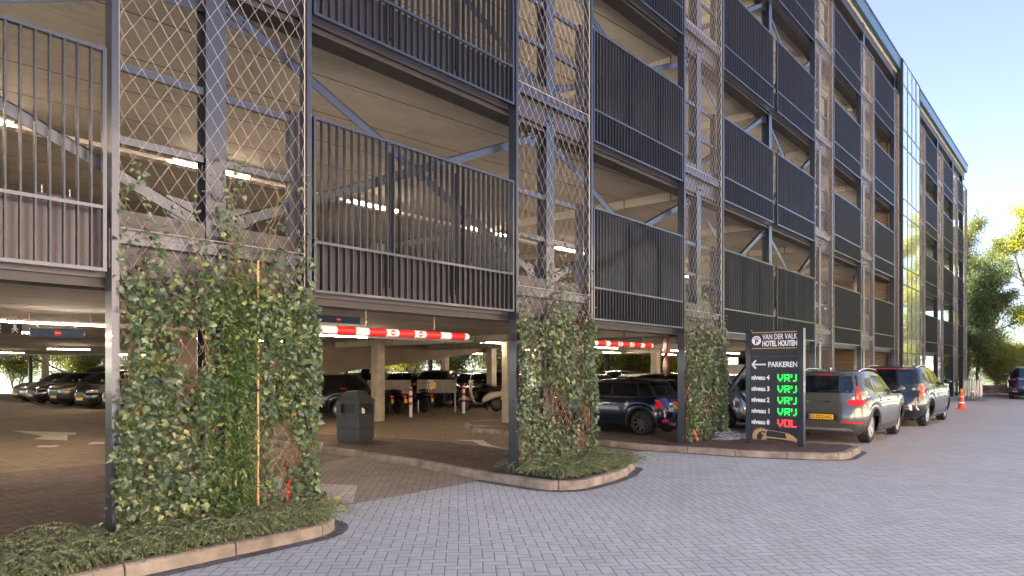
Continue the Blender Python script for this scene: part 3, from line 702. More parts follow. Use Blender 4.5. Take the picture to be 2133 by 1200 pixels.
def scaled(S, fx=1., fy=1., fz=1., fr=1.):
    q = dict(S); q['rows'] = [(z * fz, a * fx, b * fx, w * fy, n) for z, a, b, w, n in S['rows']]
    for k in ('wf', 'wr'): q[k] = S[k] * fx
    for k in ('belt', 'clad', 'roof', 'plate_z', 'handle_z'): q[k] = S[k] * fz
    q['side_win'] = [[(x * fx, z * fz) for x, z in w] for w in S['side_win']]
    for k in ('rear_win', 'wind'): q[k] = [(y * fy, z * fz) for y, z in S[k]]
    q['seams'] = [(x * fx, a * fz, b * fz) for x, a, b in S['seams']]
    q['Rw'] = S['Rw'] * fr; q['arch'] = S['arch'] * fr; return q

def make_car(label, S, paint, loc, rz, group=None, rim=None, spokes=5, clad=None, roofmat=None, plate=None, tails='side', heads=True, detail=True, name='parked_car', fancy=None):
    root = empty(name, (*loc, 0), label, 'car' if name != 'parked_van' else 'van', group, rz)
    sh = Shell(S['rows']); T = sh.T; clad = clad or M['black']; rim = rim or M['alloy']
    zb = T[0, 0]; belt = S['belt']
    # body shell
    zs = T[:, 0]; ys = [0, .25, .45, .6, .72, .82, .89, .94]
    half = (T[0, 1] - T[0, 2]) / 2; xc0 = (T[0, 1] + T[0, 2]) / 2
    xs = sorted(set([round(v, 4) for v in list(np.linspace(-.97, .97, 40))] + [round((S[k] + S['arch'] * math.cos(a) - xc0) / (half * 1.06), 4) for k in ('wf', 'wr') for a in np.linspace(0, math.pi, 19)]))
    xs = [v for v in xs if abs(v) < .965][::-1]
    ring = []
    for y in ys: ring.append(('f', y))
    for d in xs: ring.append(('s', d))
    for y in ys[::-1]: ring.append(('r', y))
    nR = len(ring); b = MB(); V = []
    for side in (1, -1):
        for r_ in range(len(T)):
            z, xf, xr, w, n = T[r_]; xc, a = (xf + xr) / 2, (xf - xr) / 2
            lim = (1 - .965 ** n) ** (1 / n)
            for kd, q in ring:
                if kd in 'fr':
                    yy = w * q * lim / .94; dd = (1 - (q * lim / .94) ** n) ** (1 / n); x = xc + (a * dd if kd == 'f' else -a * dd); zz = z
                else:
                    x = xc + a * q; yy = w * (1 - abs(q) ** n) ** (1 / n); zz = z
                    if z < belt:
                        for wx in (S['wf'], S['wr']):
                            if abs(x - wx) < S['arch']:
                                za = S['Rw'] + math.sqrt(S['arch'] ** 2 - (x - wx) ** 2)
                                if za > zb: zz = za + (z - zb) / (belt - zb) * (belt - za)
                        if zz != z: yy = max(yy, sh.y(x, zz)) if zz < belt else yy
                V.append((x, side * yy, zz))
    F = []; mi = []; nr = len(T)
    for s_ in (0, 1):
        o = s_ * nr * nR
        for r_ in range(nr - 1):
            for k in range(nR - 1):
                f = (o + r_ * nR + k, o + r_ * nR + k + 1, o + (r_ + 1) * nR + k + 1, o + (r_ + 1) * nR + k)
                F.append(f if s_ == 1 else f[::-1]); zm = sum(V[i][2] for i in f) / 4
                mi.append(1 if zm < S['clad'] else (2 if zm > (belt + .0 if roofmat else 99) else 0))
    b.v = V; b.f = F; b.m = mi
    # close roof
    o1 = (nr - 1) * nR; o2 = nr * nR + (nr - 1) * nR
    for k in range(nR - 1): b.f.append([o1 + k, o1 + k + 1, o2 + k + 1, o2 + k]); b.m.append(2 if roofmat else 0)
    body = b.build('body', [paint, clad, roofmat or paint], root, smooth=True)
    me = body.data; import bmesh
    bm = bmesh.new(); bm.from_mesh(me); bmesh.ops.remove_doubles(bm, verts=bm.verts, dist=.0005); bmesh.ops.recalc_face_normals(bm, faces=bm.faces); bm.to_mesh(me); bm.free(); me.shade_smooth()
    # underside and wheel wells
    b = MB(); wi = T[3, 3] - .27; b.box(T[2, 2] + .12, T[2, 1] - .12, -wi, wi, .19, .70)
    yo = T[2, 3] - .04
    for x0, x1 in ((S['wf'] + S['arch'] + .01, T[1, 1] - .25), (S['wr'] + S['arch'] + .01, S['wf'] - S['arch'] - .01), (T[1, 2] + .25, S['wr'] - S['arch'] - .01)):
        if x1 > x0: b.box(x0, x1, -yo, yo, .21, .5)
    b.build('underbody', M['black'], root)
    for wx in (S['wf'], S['wr']):
        for sd in (1, -1): wheel(root, wx, sd * (T[3, 3] - S['tw'] / 2 - .03), S['Rw'], S['tw'], rim, sd, spokes)
    # arch cladding lips
    for wx in (S['wf'], S['wr']):
        for sd in (1, -1):
            b = MB(); vs = []; m_ = 28
            for i in range(m_ + 1):
                a = math.pi * (-.06 + 1.12 * i / m_)
                for rr, oy in ((S['arch'] - .012, -.03), (S['arch'] - .012, .012), (S['arch'] + .045, .014), (S['arch'] + .052, -.01)):
                    x = wx + rr * math.cos(a); z = max(zb, S['Rw'] + rr * math.sin(a)); vs.append((x, sd * (sh.y(x, z) + oy), z))
            b.add(vs, [(i * 4 + q, i * 4 + q + 1, i * 4 + 5 + q, i * 4 + 4 + q) for i in range(m_) for q in range(3)]); b.build('arch_trim', clad, root, smooth=True)
    # glass
    for win in S['side_win']:
        for sd in (1, -1):
            b = MB(); patch(b, win, 8, 5, lambda x, z: (x, sd * (sh.y(x, z) + .006), z)); b.build('side_window', M['glass'], root, smooth=True)
    b = MB(); patch(b, S['rear_win'], 10, 6, lambda y, z: (sh.x(y, z) - .007, y, z)); b.build('rear_window', M['glass'], root, smooth=True)
    b = MB(); patch(b, S['wind'], 10, 8, lambda y, z: (sh.x(y, z, False) + .008, y, z + .004)); b.build('windscreen', M['glass'], root, smooth=True)
    # seams, handles
    b = MB()
    for sd in (1, -1):
        for x, z0, z1 in S['seams']:
            if True: patch(b, [(x - .004, z0), (x + .004, z0), (x + .004, z1), (x - .004, z1)], 1, 10, lambda a, c: (a, sd * (sh.y(a, c) + .003), c))
        xa, xb = S['seams'][-1][0], S['seams'][0][0]; z = S['seams'][0][1]; patch(b, [(xa, z - .004), (xb, z - .004), (xb, z + .004), (xa, z + .004)], 10, 1, lambda a, c: (a, sd * (sh.y(a, c) + .003), c))
    zt, zl = S['rear_win'][0][1] - .03, S['plate_z'] - .16; ww = T[3, 3] * .80
    for y0 in (-ww, ww): patch(b, [(y0 - .004, zl), (y0 + .004, zl), (y0 * .96 + .004, zt), (y0 * .96 - .004, zt)], 1, 10, lambda a, c: (sh.x(a, c) - .004, a, c))
    patch(b, [(-ww, zl - .004), (ww, zl - .004), (ww, zl + .004), (-ww, zl + .004)], 12, 1, lambda a, c: (sh.x(a, c) - .004, a, c))
    b.build('panel_gap', M['black'], root)
    hz = S['handle_z']
    for sd in (1, -1):
        for x in [s_[0] + .22 for s_ in S['seams'][1:]]:
            b = MB(); b.tube([(x - .10, sd * (sh.y(x - .1, hz) + .004), hz), (x - .07, sd * (sh.y(x, hz) + .03), hz + .005), (x + .07, sd * (sh.y(x, hz) + .03), hz + .005), (x + .10, sd * (sh.y(x + .1, hz) + .004), hz)], .013, 6); b.build('door_handle', paint, root, True)
        # mirror
        x = S['side_win'][0][0][0] - .08; z = belt + .07; y0 = sh.y(x, belt)
        b = MB(); b.tube([(x, sd * (y0 - .03), z - .05), (x + .02, sd * (y0 + .08), z - .02)], .022, 6)
        vs = []; nn = 10
        for i in range(7):
            v = math.pi * i / 6
            for k in range(nn):
                u = 2 * math.pi * k / nn; vs.append((x + .03 + .055 * math.sin(v) * math.cos(u), sd * (y0 + .17) - .115 * math.cos(v), z + .03 + .075 * math.sin(v) * math.sin(u)))
        b.add(vs, [(i * nn + k, i * nn + (k + 1) % nn, (i + 1) * nn + (k + 1) % nn, (i + 1) * nn + k) for i in range(6) for k in range(nn)])
        b.build('wing_mirror', paint, root, True)
        b = MB(); b.add([(x - .028, sd * (y0 + .17) - .09, z - .03), (x - .028, sd * (y0 + .17) + .09, z - .03), (x - .028, sd * (y0 + .17) + .08, z + .09), (x - .028, sd * (y0 + .17) - .08, z + .09)], [(0, 1, 2, 3)]); 
    # plates
    pz = S['plate_z']; px = sh.x(0, pz) - .02
    if heads:
        fz = max(.42, S['clad'] + .02); fx = sh.x(0, fz, False) + .012
        b = MB(); b.box(fx - .01, fx + .008, -.26, .26, fz - .055, fz + .055); b.build('number_plate', M['plate'], root)
        for sd in (1, -1):
            b = MB(); hz2 = S['rows'][4][0] - .04; w = T[3, 3]
            patch(b, [(sd * w * .52, hz2 - .05), (sd * w * .93, hz2 - .03), (sd * w * .93, hz2 + .06), (sd * w * .55, hz2 + .045)], 8, 3, lambda y, z: (sh.x(y, z, False) + .008, y, z)); b.build('headlight', M['head'], root, True)
        b = MB(); g0 = S['rows'][3][0]; patch(b, [(-w * .42, g0 - .12), (w * .42, g0 - .12), (w * .46, g0 + .10), (-w * .46, g0 + .10)], 8, 3, lambda y, z: (sh.x(y, z, False) + .006, y, z)); 
        patch(b, [(-w * .7, g0 - .30), (w * .7, g0 - .30), (w * .66, g0 - .20), (-w * .66, g0 - .20)], 8, 2, lambda y, z: (sh.x(y, z, False) + .006, y, z)); b.build('grille', M['black'], root, True)
    if plate:
        b = MB(); b.box(px - .012, px, -.26, .26, pz - .055, pz + .055); pl = b.build('number_plate', M['plate'], root)
        b = MB(); b.box(px - .0135, px - .012, .215, .258, pz - .052, pz + .052); b.build('country_band', M['plate_blue'], pl)
        text_mesh('characters', plate, M['black'], pl, lambda u, v, w_: (px - .013 - w_, .205 - u, pz - .034 + v), .095, .43, .002, .0006)
    ins = M['tail']
    if tails == 'side':          # tall lamp with a foot running onto the side
        for sd in (1, -1):
            b = MB(); w = T[3, 3]
            patch(b, [(sd * w * .80, .93), (sd * w * .90, .93), (sd * w * .82, 1.24), (sd * w * .76, 1.28)], 3, 8, lambda y, z: (sh.x(y, z) - .014, y, z))
            patch(b, [(sd * w * .74, .86), (sd * w * .93, .86), (sd * w * .93, .97), (sd * w * .80, 1.0)], 4, 4, lambda y, z: (sh.x(y, z) - .016, y, z))
            patch(b, [(-2.135, .86), (-1.86, .89), (-1.84, .96), (-2.10, .98)], 6, 3, lambda x, z: (x, sd * (sh.y(x, z) + .012), z)); b.build('tail_lamp', M['tail'], root, True)
    elif tails == 'oval':
        for sd in (1, -1):
            w = T[3, 3]; yc, zc = sd * w * .80, S['plate_z'] + .06
            for nm, s0, mt, of in (('tail_lamp_ring', 1., M['chrome'], .014), ('tail_lamp', .84, M['tail'], .020)):
                vs = [(sh.x(yc, zc) - of, yc, zc)]
                for k in range(20):
                    a = 2 * math.pi * k / 20; y = yc + .088 * s0 * math.copysign(abs(math.cos(a)) ** .8, math.cos(a)); z = zc + .125 * s0 * math.copysign(abs(math.sin(a)) ** .8, math.sin(a)); y = max(-w * .985, min(w * .985, y)); vs.append((sh.x(y, z) - of, y, z))
                MB().add(vs, [(0, 1 + k, 1 + (k + 1) % 20) for k in range(20)]).build(nm, mt, root)
    elif tails == 'vertical':
        for sd in (1, -1):
            b = MB(); w = T[3, 3]; k = S['roof'] / 1.65
            patch(b, [(sd * w * .86, .80 * k), (sd * w * .97, .78 * k), (sd * w * .95, 1.14 * k), (sd * w * .88, 1.12 * k)], 3, 8, lambda y, z: (sh.x(y, z) - .012, y, z)); b.build('tail_lamp', M['tail'], root, True)
    elif tails == 'bar':
        for sd in (1, -1):
            b = MB(); w = T[3, 3]; k = S['roof'] / 1.65
            patch(b, [(sd * w * .62, .97 * k), (sd * w * .96, .96 * k), (sd * w * .96, 1.04 * k), (sd * w * .60, 1.03 * k)], 6, 3, lambda y, z: (sh.x(y, z) - .012, y, z)); b.build('tail_lamp', M['tail'], root, True)
    if fancy: fancy(root, S, sh, paint)
    return root

def xc_extra(root, S, sh, paint):
    w = sh.T[3, 3]
    for sd in (1, -1):
        b = MB(); y = sd * .60
        b.tube([(.1, y, 1.585), (.0, y * 1.0, 1.63), (-.6, y * 1.0, 1.665), (-1.2, y, 1.66), (-1.55, y, 1.60)], .016, 6); b.build('roof_rail', M['chrome'], root, True)
        b = MB(); patch(b, [(sd * .40, .475), (sd * .80, .465), (sd * .80, .50), (sd * .40, .51)], 6, 2, lambda yy, z: (sh.x(yy, z) - .012, yy, z)); b.build('reflector', M['tail'], root)
    b = MB(); patch(b, [(-.36, .52), (.36, .52), (.33, .68), (-.33, .68)], 8, 3, lambda y, z: (sh.x(y, z) - .006, y, z)); b.build('plate_recess', M['black'], root)
    b = MB(); patch(b, [(-.60, 1.505), (.60, 1.505), (.52, 1.56), (-.52, 1.56)], 10, 2, lambda y, z: (sh.x(y, 1.52) - .05 - (z - 1.505) * .3, y, z)); patch(b, [(-.60, 1.5), (.60, 1.5), (.60, 1.5), (-.60, 1.5)], 10, 1, lambda y, z: (sh.x(y, 1.52) - .05, y, z)); b.build('spoiler', paint, root, True)
    b = MB(); patch(b, [(-.16, 1.515), (.16, 1.515), (.16, 1.53), (-.16, 1.53)], 6, 1, lambda y, z: (sh.x(y, 1.52) - .058, y, z)); b.build('brake_light', M['tail'], root)
    b = MB(); b.bar((sh.x(0, 1.16) - .03, .10, 1.155), (sh.x(.4, 1.19) - .02, -.34, 1.175), .02, .016); b.build('wiper', M['black'], root)
    b = MB(); patch(b, [(-.62, .30), (.62, .30), (.55, .36), (-.55, .36)], 8, 1, lambda y, z: (sh.x(y, z) - .012, y, z)); b.build('skid_plate', M['chrome'], root)
    b = MB(); b.add([(-1.35, -.0, 1.64), (-1.55, 0, 1.63), (-1.52, 0, 1.70), (-1.40, .015, 1.64), (-1.55, .015, 1.63), (-1.52, .004, 1.70)], [(0, 1, 2), (5, 4, 3), (0, 2, 5, 3), (1, 4, 5, 2)]); b.build('aerial', paint, root)
    text_mesh('lettering', 'V O L V O', M['chrome'], root, lambda u, v, w_: (sh.x(0, .93) - .008 - w_, .46 - u, .91 + v), .05, .62, .001, .002)
def mini_extra(root, S, sh, paint):
    b = MB(); patch(b, [(-.30, .655), (.30, .655), (.30, .80), (-.30, .80)], 8, 3, lambda y, z: (sh.x(y, z) - .010, y, z)); b.build('plate_surround', M['chrome'], root)
    b = MB(); patch(b, [(-1.80, .930), (.86, .930), (.86, .948), (-1.78, .948)], 20, 1, lambda x, z: (x, sh.y(x, z) + .006, z)); patch(b, [(-1.80, .930), (.86, .930), (.86, .948), (-1.78, .948)], 20, 1, lambda x, z: (x, -sh.y(x, z) - .006, z)); b.build('belt_trim', M['chrome'], root)
    for sd in (1, -1):
        b = MB(); patch(b, [(sd * .52 - .09, .345), (sd * .52 + .09, .345), (sd * .52 + .08, .40), (sd * .52 - .08, .40)], 4, 2, lambda y, z: (sh.x(y, z) - .012, y, z)); b.build('reflector', M['tail'], root)
    b = MB(); b.lathe([(.045, -1.98), (.045, -1.80)], 14, (0, .30, .285), 'x'); b.build('exhaust', M['chrome'], root)
    b = MB(); b.bar((-1.48, -.52, 1.365), (-1.48, .52, 1.365), .14, .03); b.build('spoiler', M['black'], root)
    b = MB(); b.bar((sh.x(0, 1.02) - .02, .0, 1.03), (sh.x(.35, 1.05) - .02, -.38, 1.04), .015, .012); b.build('wiper', M['black'], root)
def ev_extra(root, S, sh, paint):
    b = MB(); patch(b, [(-.80, .50), (.80, .50), (.74, .64), (-.74, .64)], 8, 3, lambda y, z: (sh.x(y, z) - .014, y, z)); b.build('skid_plate', M['chrome'], root)
    b = MB(); patch(b, [(-.5, .60), (.5, .60), (.5, .63), (-.5, .63)], 8, 1, lambda y, z: (sh.x(y, z) - .018, y, z)); b.build('reflector', M['tail'], root)
    b = MB(); zt = S['rear_win'][2][1] + .03; patch(b, [(-.64, zt), (.64, zt), (.6, zt + .07), (-.6, zt + .07)], 10, 2, lambda y, z: (sh.x(y, zt) - .08, y, z)); patch(b, [(-.60, zt + .02), (.60, zt + .02), (.60, zt + .035), (-.60, zt + .035)], 10, 1, lambda y, z: (sh.x(y, zt) - .085, y, z)); b.build('spoiler', M['black'], root)
    b = MB(); patch(b, [(-.45, zt + .02), (.45, zt + .02), (.45, zt + .035), (-.45, zt + .035)], 10, 1, lambda y, z: (sh.x(y, zt) - .09, y, z)); b.build('brake_light', M['tail'], root)
    for sd in (1, -1):
        b = MB(); b.tube([(.2, sd * .66, 1.70), (-.4, sd * .68, 1.765), (-1.5, sd * .67, 1.76), (-1.9, sd * .63, 1.70)], .018, 6); b.build('roof_rail', M['chrome'], root, True)
def gle_extra(root, S, sh, paint):
    b = MB(); zz = 1.10; patch(b, [(-.70, zz), (.70, zz), (.70, zz + .03), (-.70, zz + .03)], 10, 1, lambda y, z: (sh.x(y, z) - .016, y, z)); b.build('chrome_strip', M['chrome'], root)
    for sd in (1, -1):
        b = MB(); patch(b, [(sd * .58 - .14, .40), (sd * .58 + .14, .40), (sd * .58 + .12, .48), (sd * .58 - .12, .48)], 4, 2, lambda y, z: (sh.x(y, z) - .014, y, z)); b.build('exhaust', M['chrome'], root)
        b = MB(); patch(b, [(sd * .62 - .12, .56), (sd * .62 + .12, .56), (sd * .62 + .12, .60), (sd * .62 - .12, .60)], 4, 1, lambda y, z: (sh.x(y, z) - .014, y, z)); b.build('reflector', M['tail'], root)

P_grey = car_paint('sage_grey_paint', (.13, .132, .115), .45)
P_dgreen = car_paint('dark_green_paint', (.012, .018, .018), .3)
P_blue = car_paint('navy_paint', (.008, .015, .055), .4)
P_black = car_paint('black_paint', (.008, .008, .009), .3)
P_blk2 = car_paint('night_blue_paint', (.02, .022, .035), .4)
P_white = car_paint('white_paint_car', (.55, .55, .52), .0)
P_silver = car_paint('silver_paint', (.35, .35, .34), .7)
P_brown = car_paint('grey_brown_paint', (.09, .08, .07), .5)
dclad = plain('grey_cladding', (.055, .055, .052), .5, var=.05)
make_car('sage grey crossover with tall red tail lamps and yellow plate, parked right behind the sign', SUV, P_grey, (18.2, 4.62), 0, plate='Z-7ZZ-HG', fancy=xc_extra, clad=dclad)
EV = scaled(SUV, 1.13, 1.06, 1.075, 1.06)
make_car('big glossy dark green square SUV parked ahead of the grey crossover', EV, P_dgreen, (24.4, 4.55), 0, plate=None, tails='vertical', fancy=ev_extra, clad=P_dgreen)
GLE = scaled(SUV, 1.11, 1.05, 1.09, 1.06)
make_car('black SUV with a chrome strip parked alone at the right edge by the trees', GLE, P_blk2, (48.4, 2.85), R(3), plate='K-255-TB', tails='bar', fancy=gle_extra)
make_car('small navy hatchback with black roof and red oval tail lamps at second gate', HATCH, P_blue, (15.8, 9.9), R(90), plate='J-729-TX', tails='oval', roofmat=M['black'], rim=M['alloy_dark'], spokes=9, fancy=mini_extra)
VW = scaled(HATCH, 1.1, 1.03, 1.06)
g = 'cars parked in the middle of the garage'
make_car('black hatchback parked directly right of the small navy hatchback', scaled(SUV, .92, .97, .93, .9), P_black, (18.5, 10.3), R(90), g, tails='vertical', heads=False)
make_car('pale grey hatchback behind the third ivy net, left of the X brace', VW, P_silver, (19.6, 8.9), R(68), g, plate='9-BH-87', tails='vertical', heads=False)
make_car('small white hatchback seen over the roof of the navy hatchback', scaled(HATCH, .95, .95, 1.06), P_white, (22.7, 13.4), R(80), g, tails='oval', heads=False)
make_car('black estate car left of the white hatchback, over the navy hatchback', VW, P_black, (20.2, 14.4), R(75), g, tails=None)
make_car('dark SUV farthest right behind the black hatchback at the second gate', scaled(SUV, .96, .97, .96), P_blk2, (26.5, 15.3), R(-62), g, tails=None)
make_car('white van standing behind the X brace left of the sign', VAN, P_white, (26.5, 10.8), R(75), None, name='parked_van', tails='vertical', heads=False)
make_car('black estate car at the left edge of the first gate, nose under the ramp', VW, P_black, G(655, 868), R(115), None, plate=None, tails='vertical', heads=False)
g2 = 'dark cars in a row behind the mopeds'
for i, (px, py, P, S, lb) in enumerate([(735, 846, P_black, VW, 'black car behind the concrete column at the first gate'), (835, 842, P_blk2, VW, 'dark blue car behind the left bollard'), (905, 844, P_black, scaled(SUV, .98, .98, .98), 'tall black car between the bollards'), (985, 842, P_black, VW, 'black car behind the white scooter'), (1050, 846, P_blk2, scaled(SUV, .98, .98, .98), 'dark SUV behind the right concrete column of the first gate')]):
    x, y = G(px, py); make_car(lb, S, P, (x, y), R(200 + 6 * i), g2, tails=None)
g3 = 'cars in a row seen through the left opening'
for i, (x, y, P, S, lb) in enumerate([(12.1, 29.6, P_white, VW, 'white car nearest the ivy in the left row'), (11.9, 32.1, P_black, VW, 'black hatchback second from the ivy in the left row'), (12.0, 35.1, P_brown, scaled(SUV, 1.04, 1.0, .98), 'dark grey SUV with bright headlights in the middle of the left row'), (11.8, 38.4, P_black, VW, 'low black hatchback left of the dark SUV in the left row'), (11.9, 41.2, P_silver, VW, 'grey car at the far left end of the left row')]):
    make_car(lb, S, P, (x, y), R(180 + 8), g3, tails=None)
make_car('beige van rising behind the left row of cars', VAN, P_silver, (15.2, 44.5), R(196), None, name='parked_van', tails='vertical')

# ================================================================ SIGN PYLON
def pylon():
    root = empty('parking_sign', (14.0, 4.94, KH), 'tall dark parking sign with green and red lit words, on the kerbed island', 'sign')
    # local: u along -Y (left to right as read), x towards the camera is negative
    W_ = 1.16; H = 2.34
    b = MB(); b.box(-.05, .05, W_ / 2 - .10, W_ / 2, 0, H); b.build('post', M['steel'], root)
    b = MB(); b.box(-.065, .065, -W_ / 2, -W_ / 2 + .115, 0, H + .005); b.build('post', M['steel'], root)
    b = MB(); y0, y1 = -W_ / 2 + .117, W_ / 2 - .102
    for z0, z1 in ((1.79, 2.32), (.16, 1.785)): b.box(-.035, .035, y0, y1, z0, z1)
    b.build('panel', M['sign_dark'], root)
    L0 = W_ / 2 - .125            # y of u = 0
    X = -.036
    def T(u0, v0): return lambda u, v, w: (X - w, L0 - u0 - u, v0 + v)
    f = W_ - .25                  # usable width
    k = lambda cx: (cx - 245) / (642 - 245) * f
    z = lambda d: H - d
    for d in (.06, .385):
        b = MB(); b.box(X - .003, X, L0 - f, L0, z(d) - .008, z(d) + .008); b.build('gold_line', M['gold'], root)
    text_mesh('lettering', 'VAN DER VALK', M['print'], root, T(k(340), z(.205)), .155, k(642) - k(340), .001)
    text_mesh('lettering', 'HOTEL HOUTEN', M['print'], root, T(k(340), z(.34)), .15, k(642) - k(340), .0055)
    # round emblem with P under a roof
    b = MB(); cy, cz = L0 - .095, z(.222); b.lathe([(.095, X - .003), (.095, X)], 40, (0, cy, cz), 'x'); e = b.build('emblem', M['print'], root)
    text_mesh('letter', 'P', M['sign_dark'], e, lambda u, v, w: (X - .004 - w, cy + .028 - u, cz - .07 + v), .135, None, .006, .0006)
    b = MB()
    for q in (-1, 1): b.bar((X - .0045, cy, cz + .067), (X - .0045, cy + q * .062, cz + .032), .003, .016, (0, 0, 1))
    b.build('roof_line', M['sign_dark'], e)
    b = MB(); zc = z(.715); a0, a1 = L0 - .01, L0 - k(370)
    b.box(X - .003, X, a1, a0, zc - .015, zc + .015)
    for q in (-1, 1): b.bar((X - .0015, a0 + .005, zc), (X - .0015, a0 - .075, zc + q * .085), .003, .035, (0, 0, 1))
    b.build('arrow', M['print'], root)
    text_mesh('lettering', 'PARKEREN', M['print'], root, T(k(392), z(.765)), .15, k(642) - k(392), .003)
    glyph = {'V': ['10001', '10001', '10001', '10001', '01010', '01010', '00100'], 'R': ['11111', '10001', '10001', '11111', '10100', '10010', '10001'],
             'I': ['1', '1', '1', '0', '0', '0', '0'], 'O': ['11111', '10001', '10001', '10001', '10001', '10001', '11111'], 'L': ['10000', '10000', '10000', '10000', '10000', '10000', '11111']}
    glyph['Y'] = ['10001', '10001', '10001', '00001', '00001', '10001', '01111']; glyph['J'] = ['001', '001', '001', '001', '001', '001', '110']
    for i, (n_, wd) in enumerate(((4, 'VRIJ'), (3, 'VRIJ'), (2, 'VRIJ'), (1, 'VRIJ'), (0, 'VOL'))):
        zc = z(.99 + .2275 * i)
        text_mesh('lettering', f'niveau {n_}', M['print'], root, T(k(243), zc - .035), .13, k(403) - k(243), .0055)
        d0, d1 = L0 - k(472), L0 - k(640)
        b = MB(); b.box(X - .004, X + .002, d1, d0, zc - .10, zc + .085); dp = b.build('display', plain('display_face', (.035, .05, .045), .3), root)
        cols_ = sum(len(glyph[ch][0]) + 1 for ch in wd) - 1; pu = (d0 - d1 - .03) / (cols_ - 1); pv = .020; u = 0
        for ch in wd:
            gl = glyph[ch]; b = MB()
            for r_ in range(7):
                for c_ in range(len(gl[0])):
                    if gl[r_][c_] == '1':
                        yy = d0 - .015 - (u + c_) * pu; zz = zc + .065 - r_ * pv
                        b.box(X - .009, X - .004, yy - pu * .40, yy + pu * .40, zz - .0078, zz + .0078)
            u += len(gl[0]) + 1; b.build('lit_letter', M['led_r'] if i == 4 else M['led_g'], dp)
    # toucan head with crest and long beak
    def tp(cx, cy_): return (k(cx), z(.0) - (cy_ - 148) / 401 + .012 * (cx - 245) / 400)
    def flat(nm, pts, mat, d, par): 
        mb = MB(); n = len(pts); vs = [(X - d, L0 - u, v) for u, v in [tp(*p) for p in pts]]; mb.add(vs, [tuple(range(n))]); return mb.build(nm, mat, par)
    head = flat('bird_emblem', [(262, 1048), (250, 1020), (254, 1000), (268, 992), (252, 985), (276, 984), (266, 970), (296, 975), (292, 962), (318, 964), (315, 952), (343, 964), (350, 952), (362, 966), (380, 968), (400, 974), (450, 976), (520, 984), (570, 995), (610, 1012), (636, 1036), (648, 1062), (560, 1058), (470, 1052), (370, 1046)], M['gold'], .003, root)
    flat('beak_face', [(384, 976), (450, 980), (545, 992), (543, 1012), (556, 1034), (500, 1032), (378, 1024), (372, 1000)], M['sign_dark'], .0045, head)
    flat('beak_line', [(378, 1036), (470, 1040), (596, 1050), (640, 1062), (560, 1060), (372, 1052)], M['sign_dark'], .0046, head)
    flat('face', [(290, 1050), (292, 1015), (310, 990), (345, 980), (368, 985), (358, 1002), (340, 1030), (330, 1050)], M['sign_dark'], .0047, head)
    b = MB(); u, v = tp(343, 1000); b.lathe([(.024, X - .0055), (.024, X - .003)], 18, (0, L0 - u, v), 'x'); b.build('eye', M['gold'], head)
pylon()

# ================================================================ SMALL THINGS
def height_bar(x0, x1, y, z, L_, label, hang, txt=None):
    root = empty('height_bar', ((x0 + x1) / 2, y, z), label, 'height barrier')
    L = x1 - x0; b = MB(); b.lathe([(.02, -L / 2 - .012), (.049, -L / 2 - .008), (.053, -L / 2), (.053, L / 2), (.049, L / 2 + .008), (.02, L / 2 + .012)], 20, axis='x'); t_ = b.build('tube', M['white_p'], root, autos=40)
    n = 5 if L > 2.2 else 4; bw = .28
    for i in range(n):
        xc = -L / 2 + .36 + i * (L - .58) / (n - 1); b = MB(); b.lathe([(.0541, xc - bw / 2), (.0541, xc + bw / 2)], 20, axis='x', caps=False); b.build('red_band', M['red_p'], root, True)
    if L > 2.2:
        for i in (2, 3):
            xc = -L / 2 + .36 + (i - .5) * (L - .58) / 4; b = MB(); b.lathe([(.036, -.0575), (.036, -.050)], 18, (xc, 0, 0), 'y'); d = b.build('no_entry_mark', M['red_p'], root)
            b = MB(); b.box(xc - .026, xc + .026, -.0592, -.0576, -.008, .008); b.build('bar_mark', M['white_p'], d)
    for f in hang:
        xx = -L / 2 + L * f; b = MB()
        for q in range(6): b.bar((xx + (.006 if q % 2 else -.006), 0, .07 + q * .035), (xx + (.006 if q % 2 else -.006), 0, .105 + q * .035), .012 if q % 2 else .004, .004 if q % 2 else .012)
        b.box(xx - .03, xx + .03, -.03, .03, .26, .26 + .14); b.build('hanger', M['tray'], root)
height_bar(4.75, 7.28, 7.1, 2.13, 2.5, 'long red and white height bar hanging in the first gate', (.27, .74))
hb = height_bar(10.6, 12.93, 7.15, 2.145, 2, 'red and white height bar hanging in the second gate', (.85,))
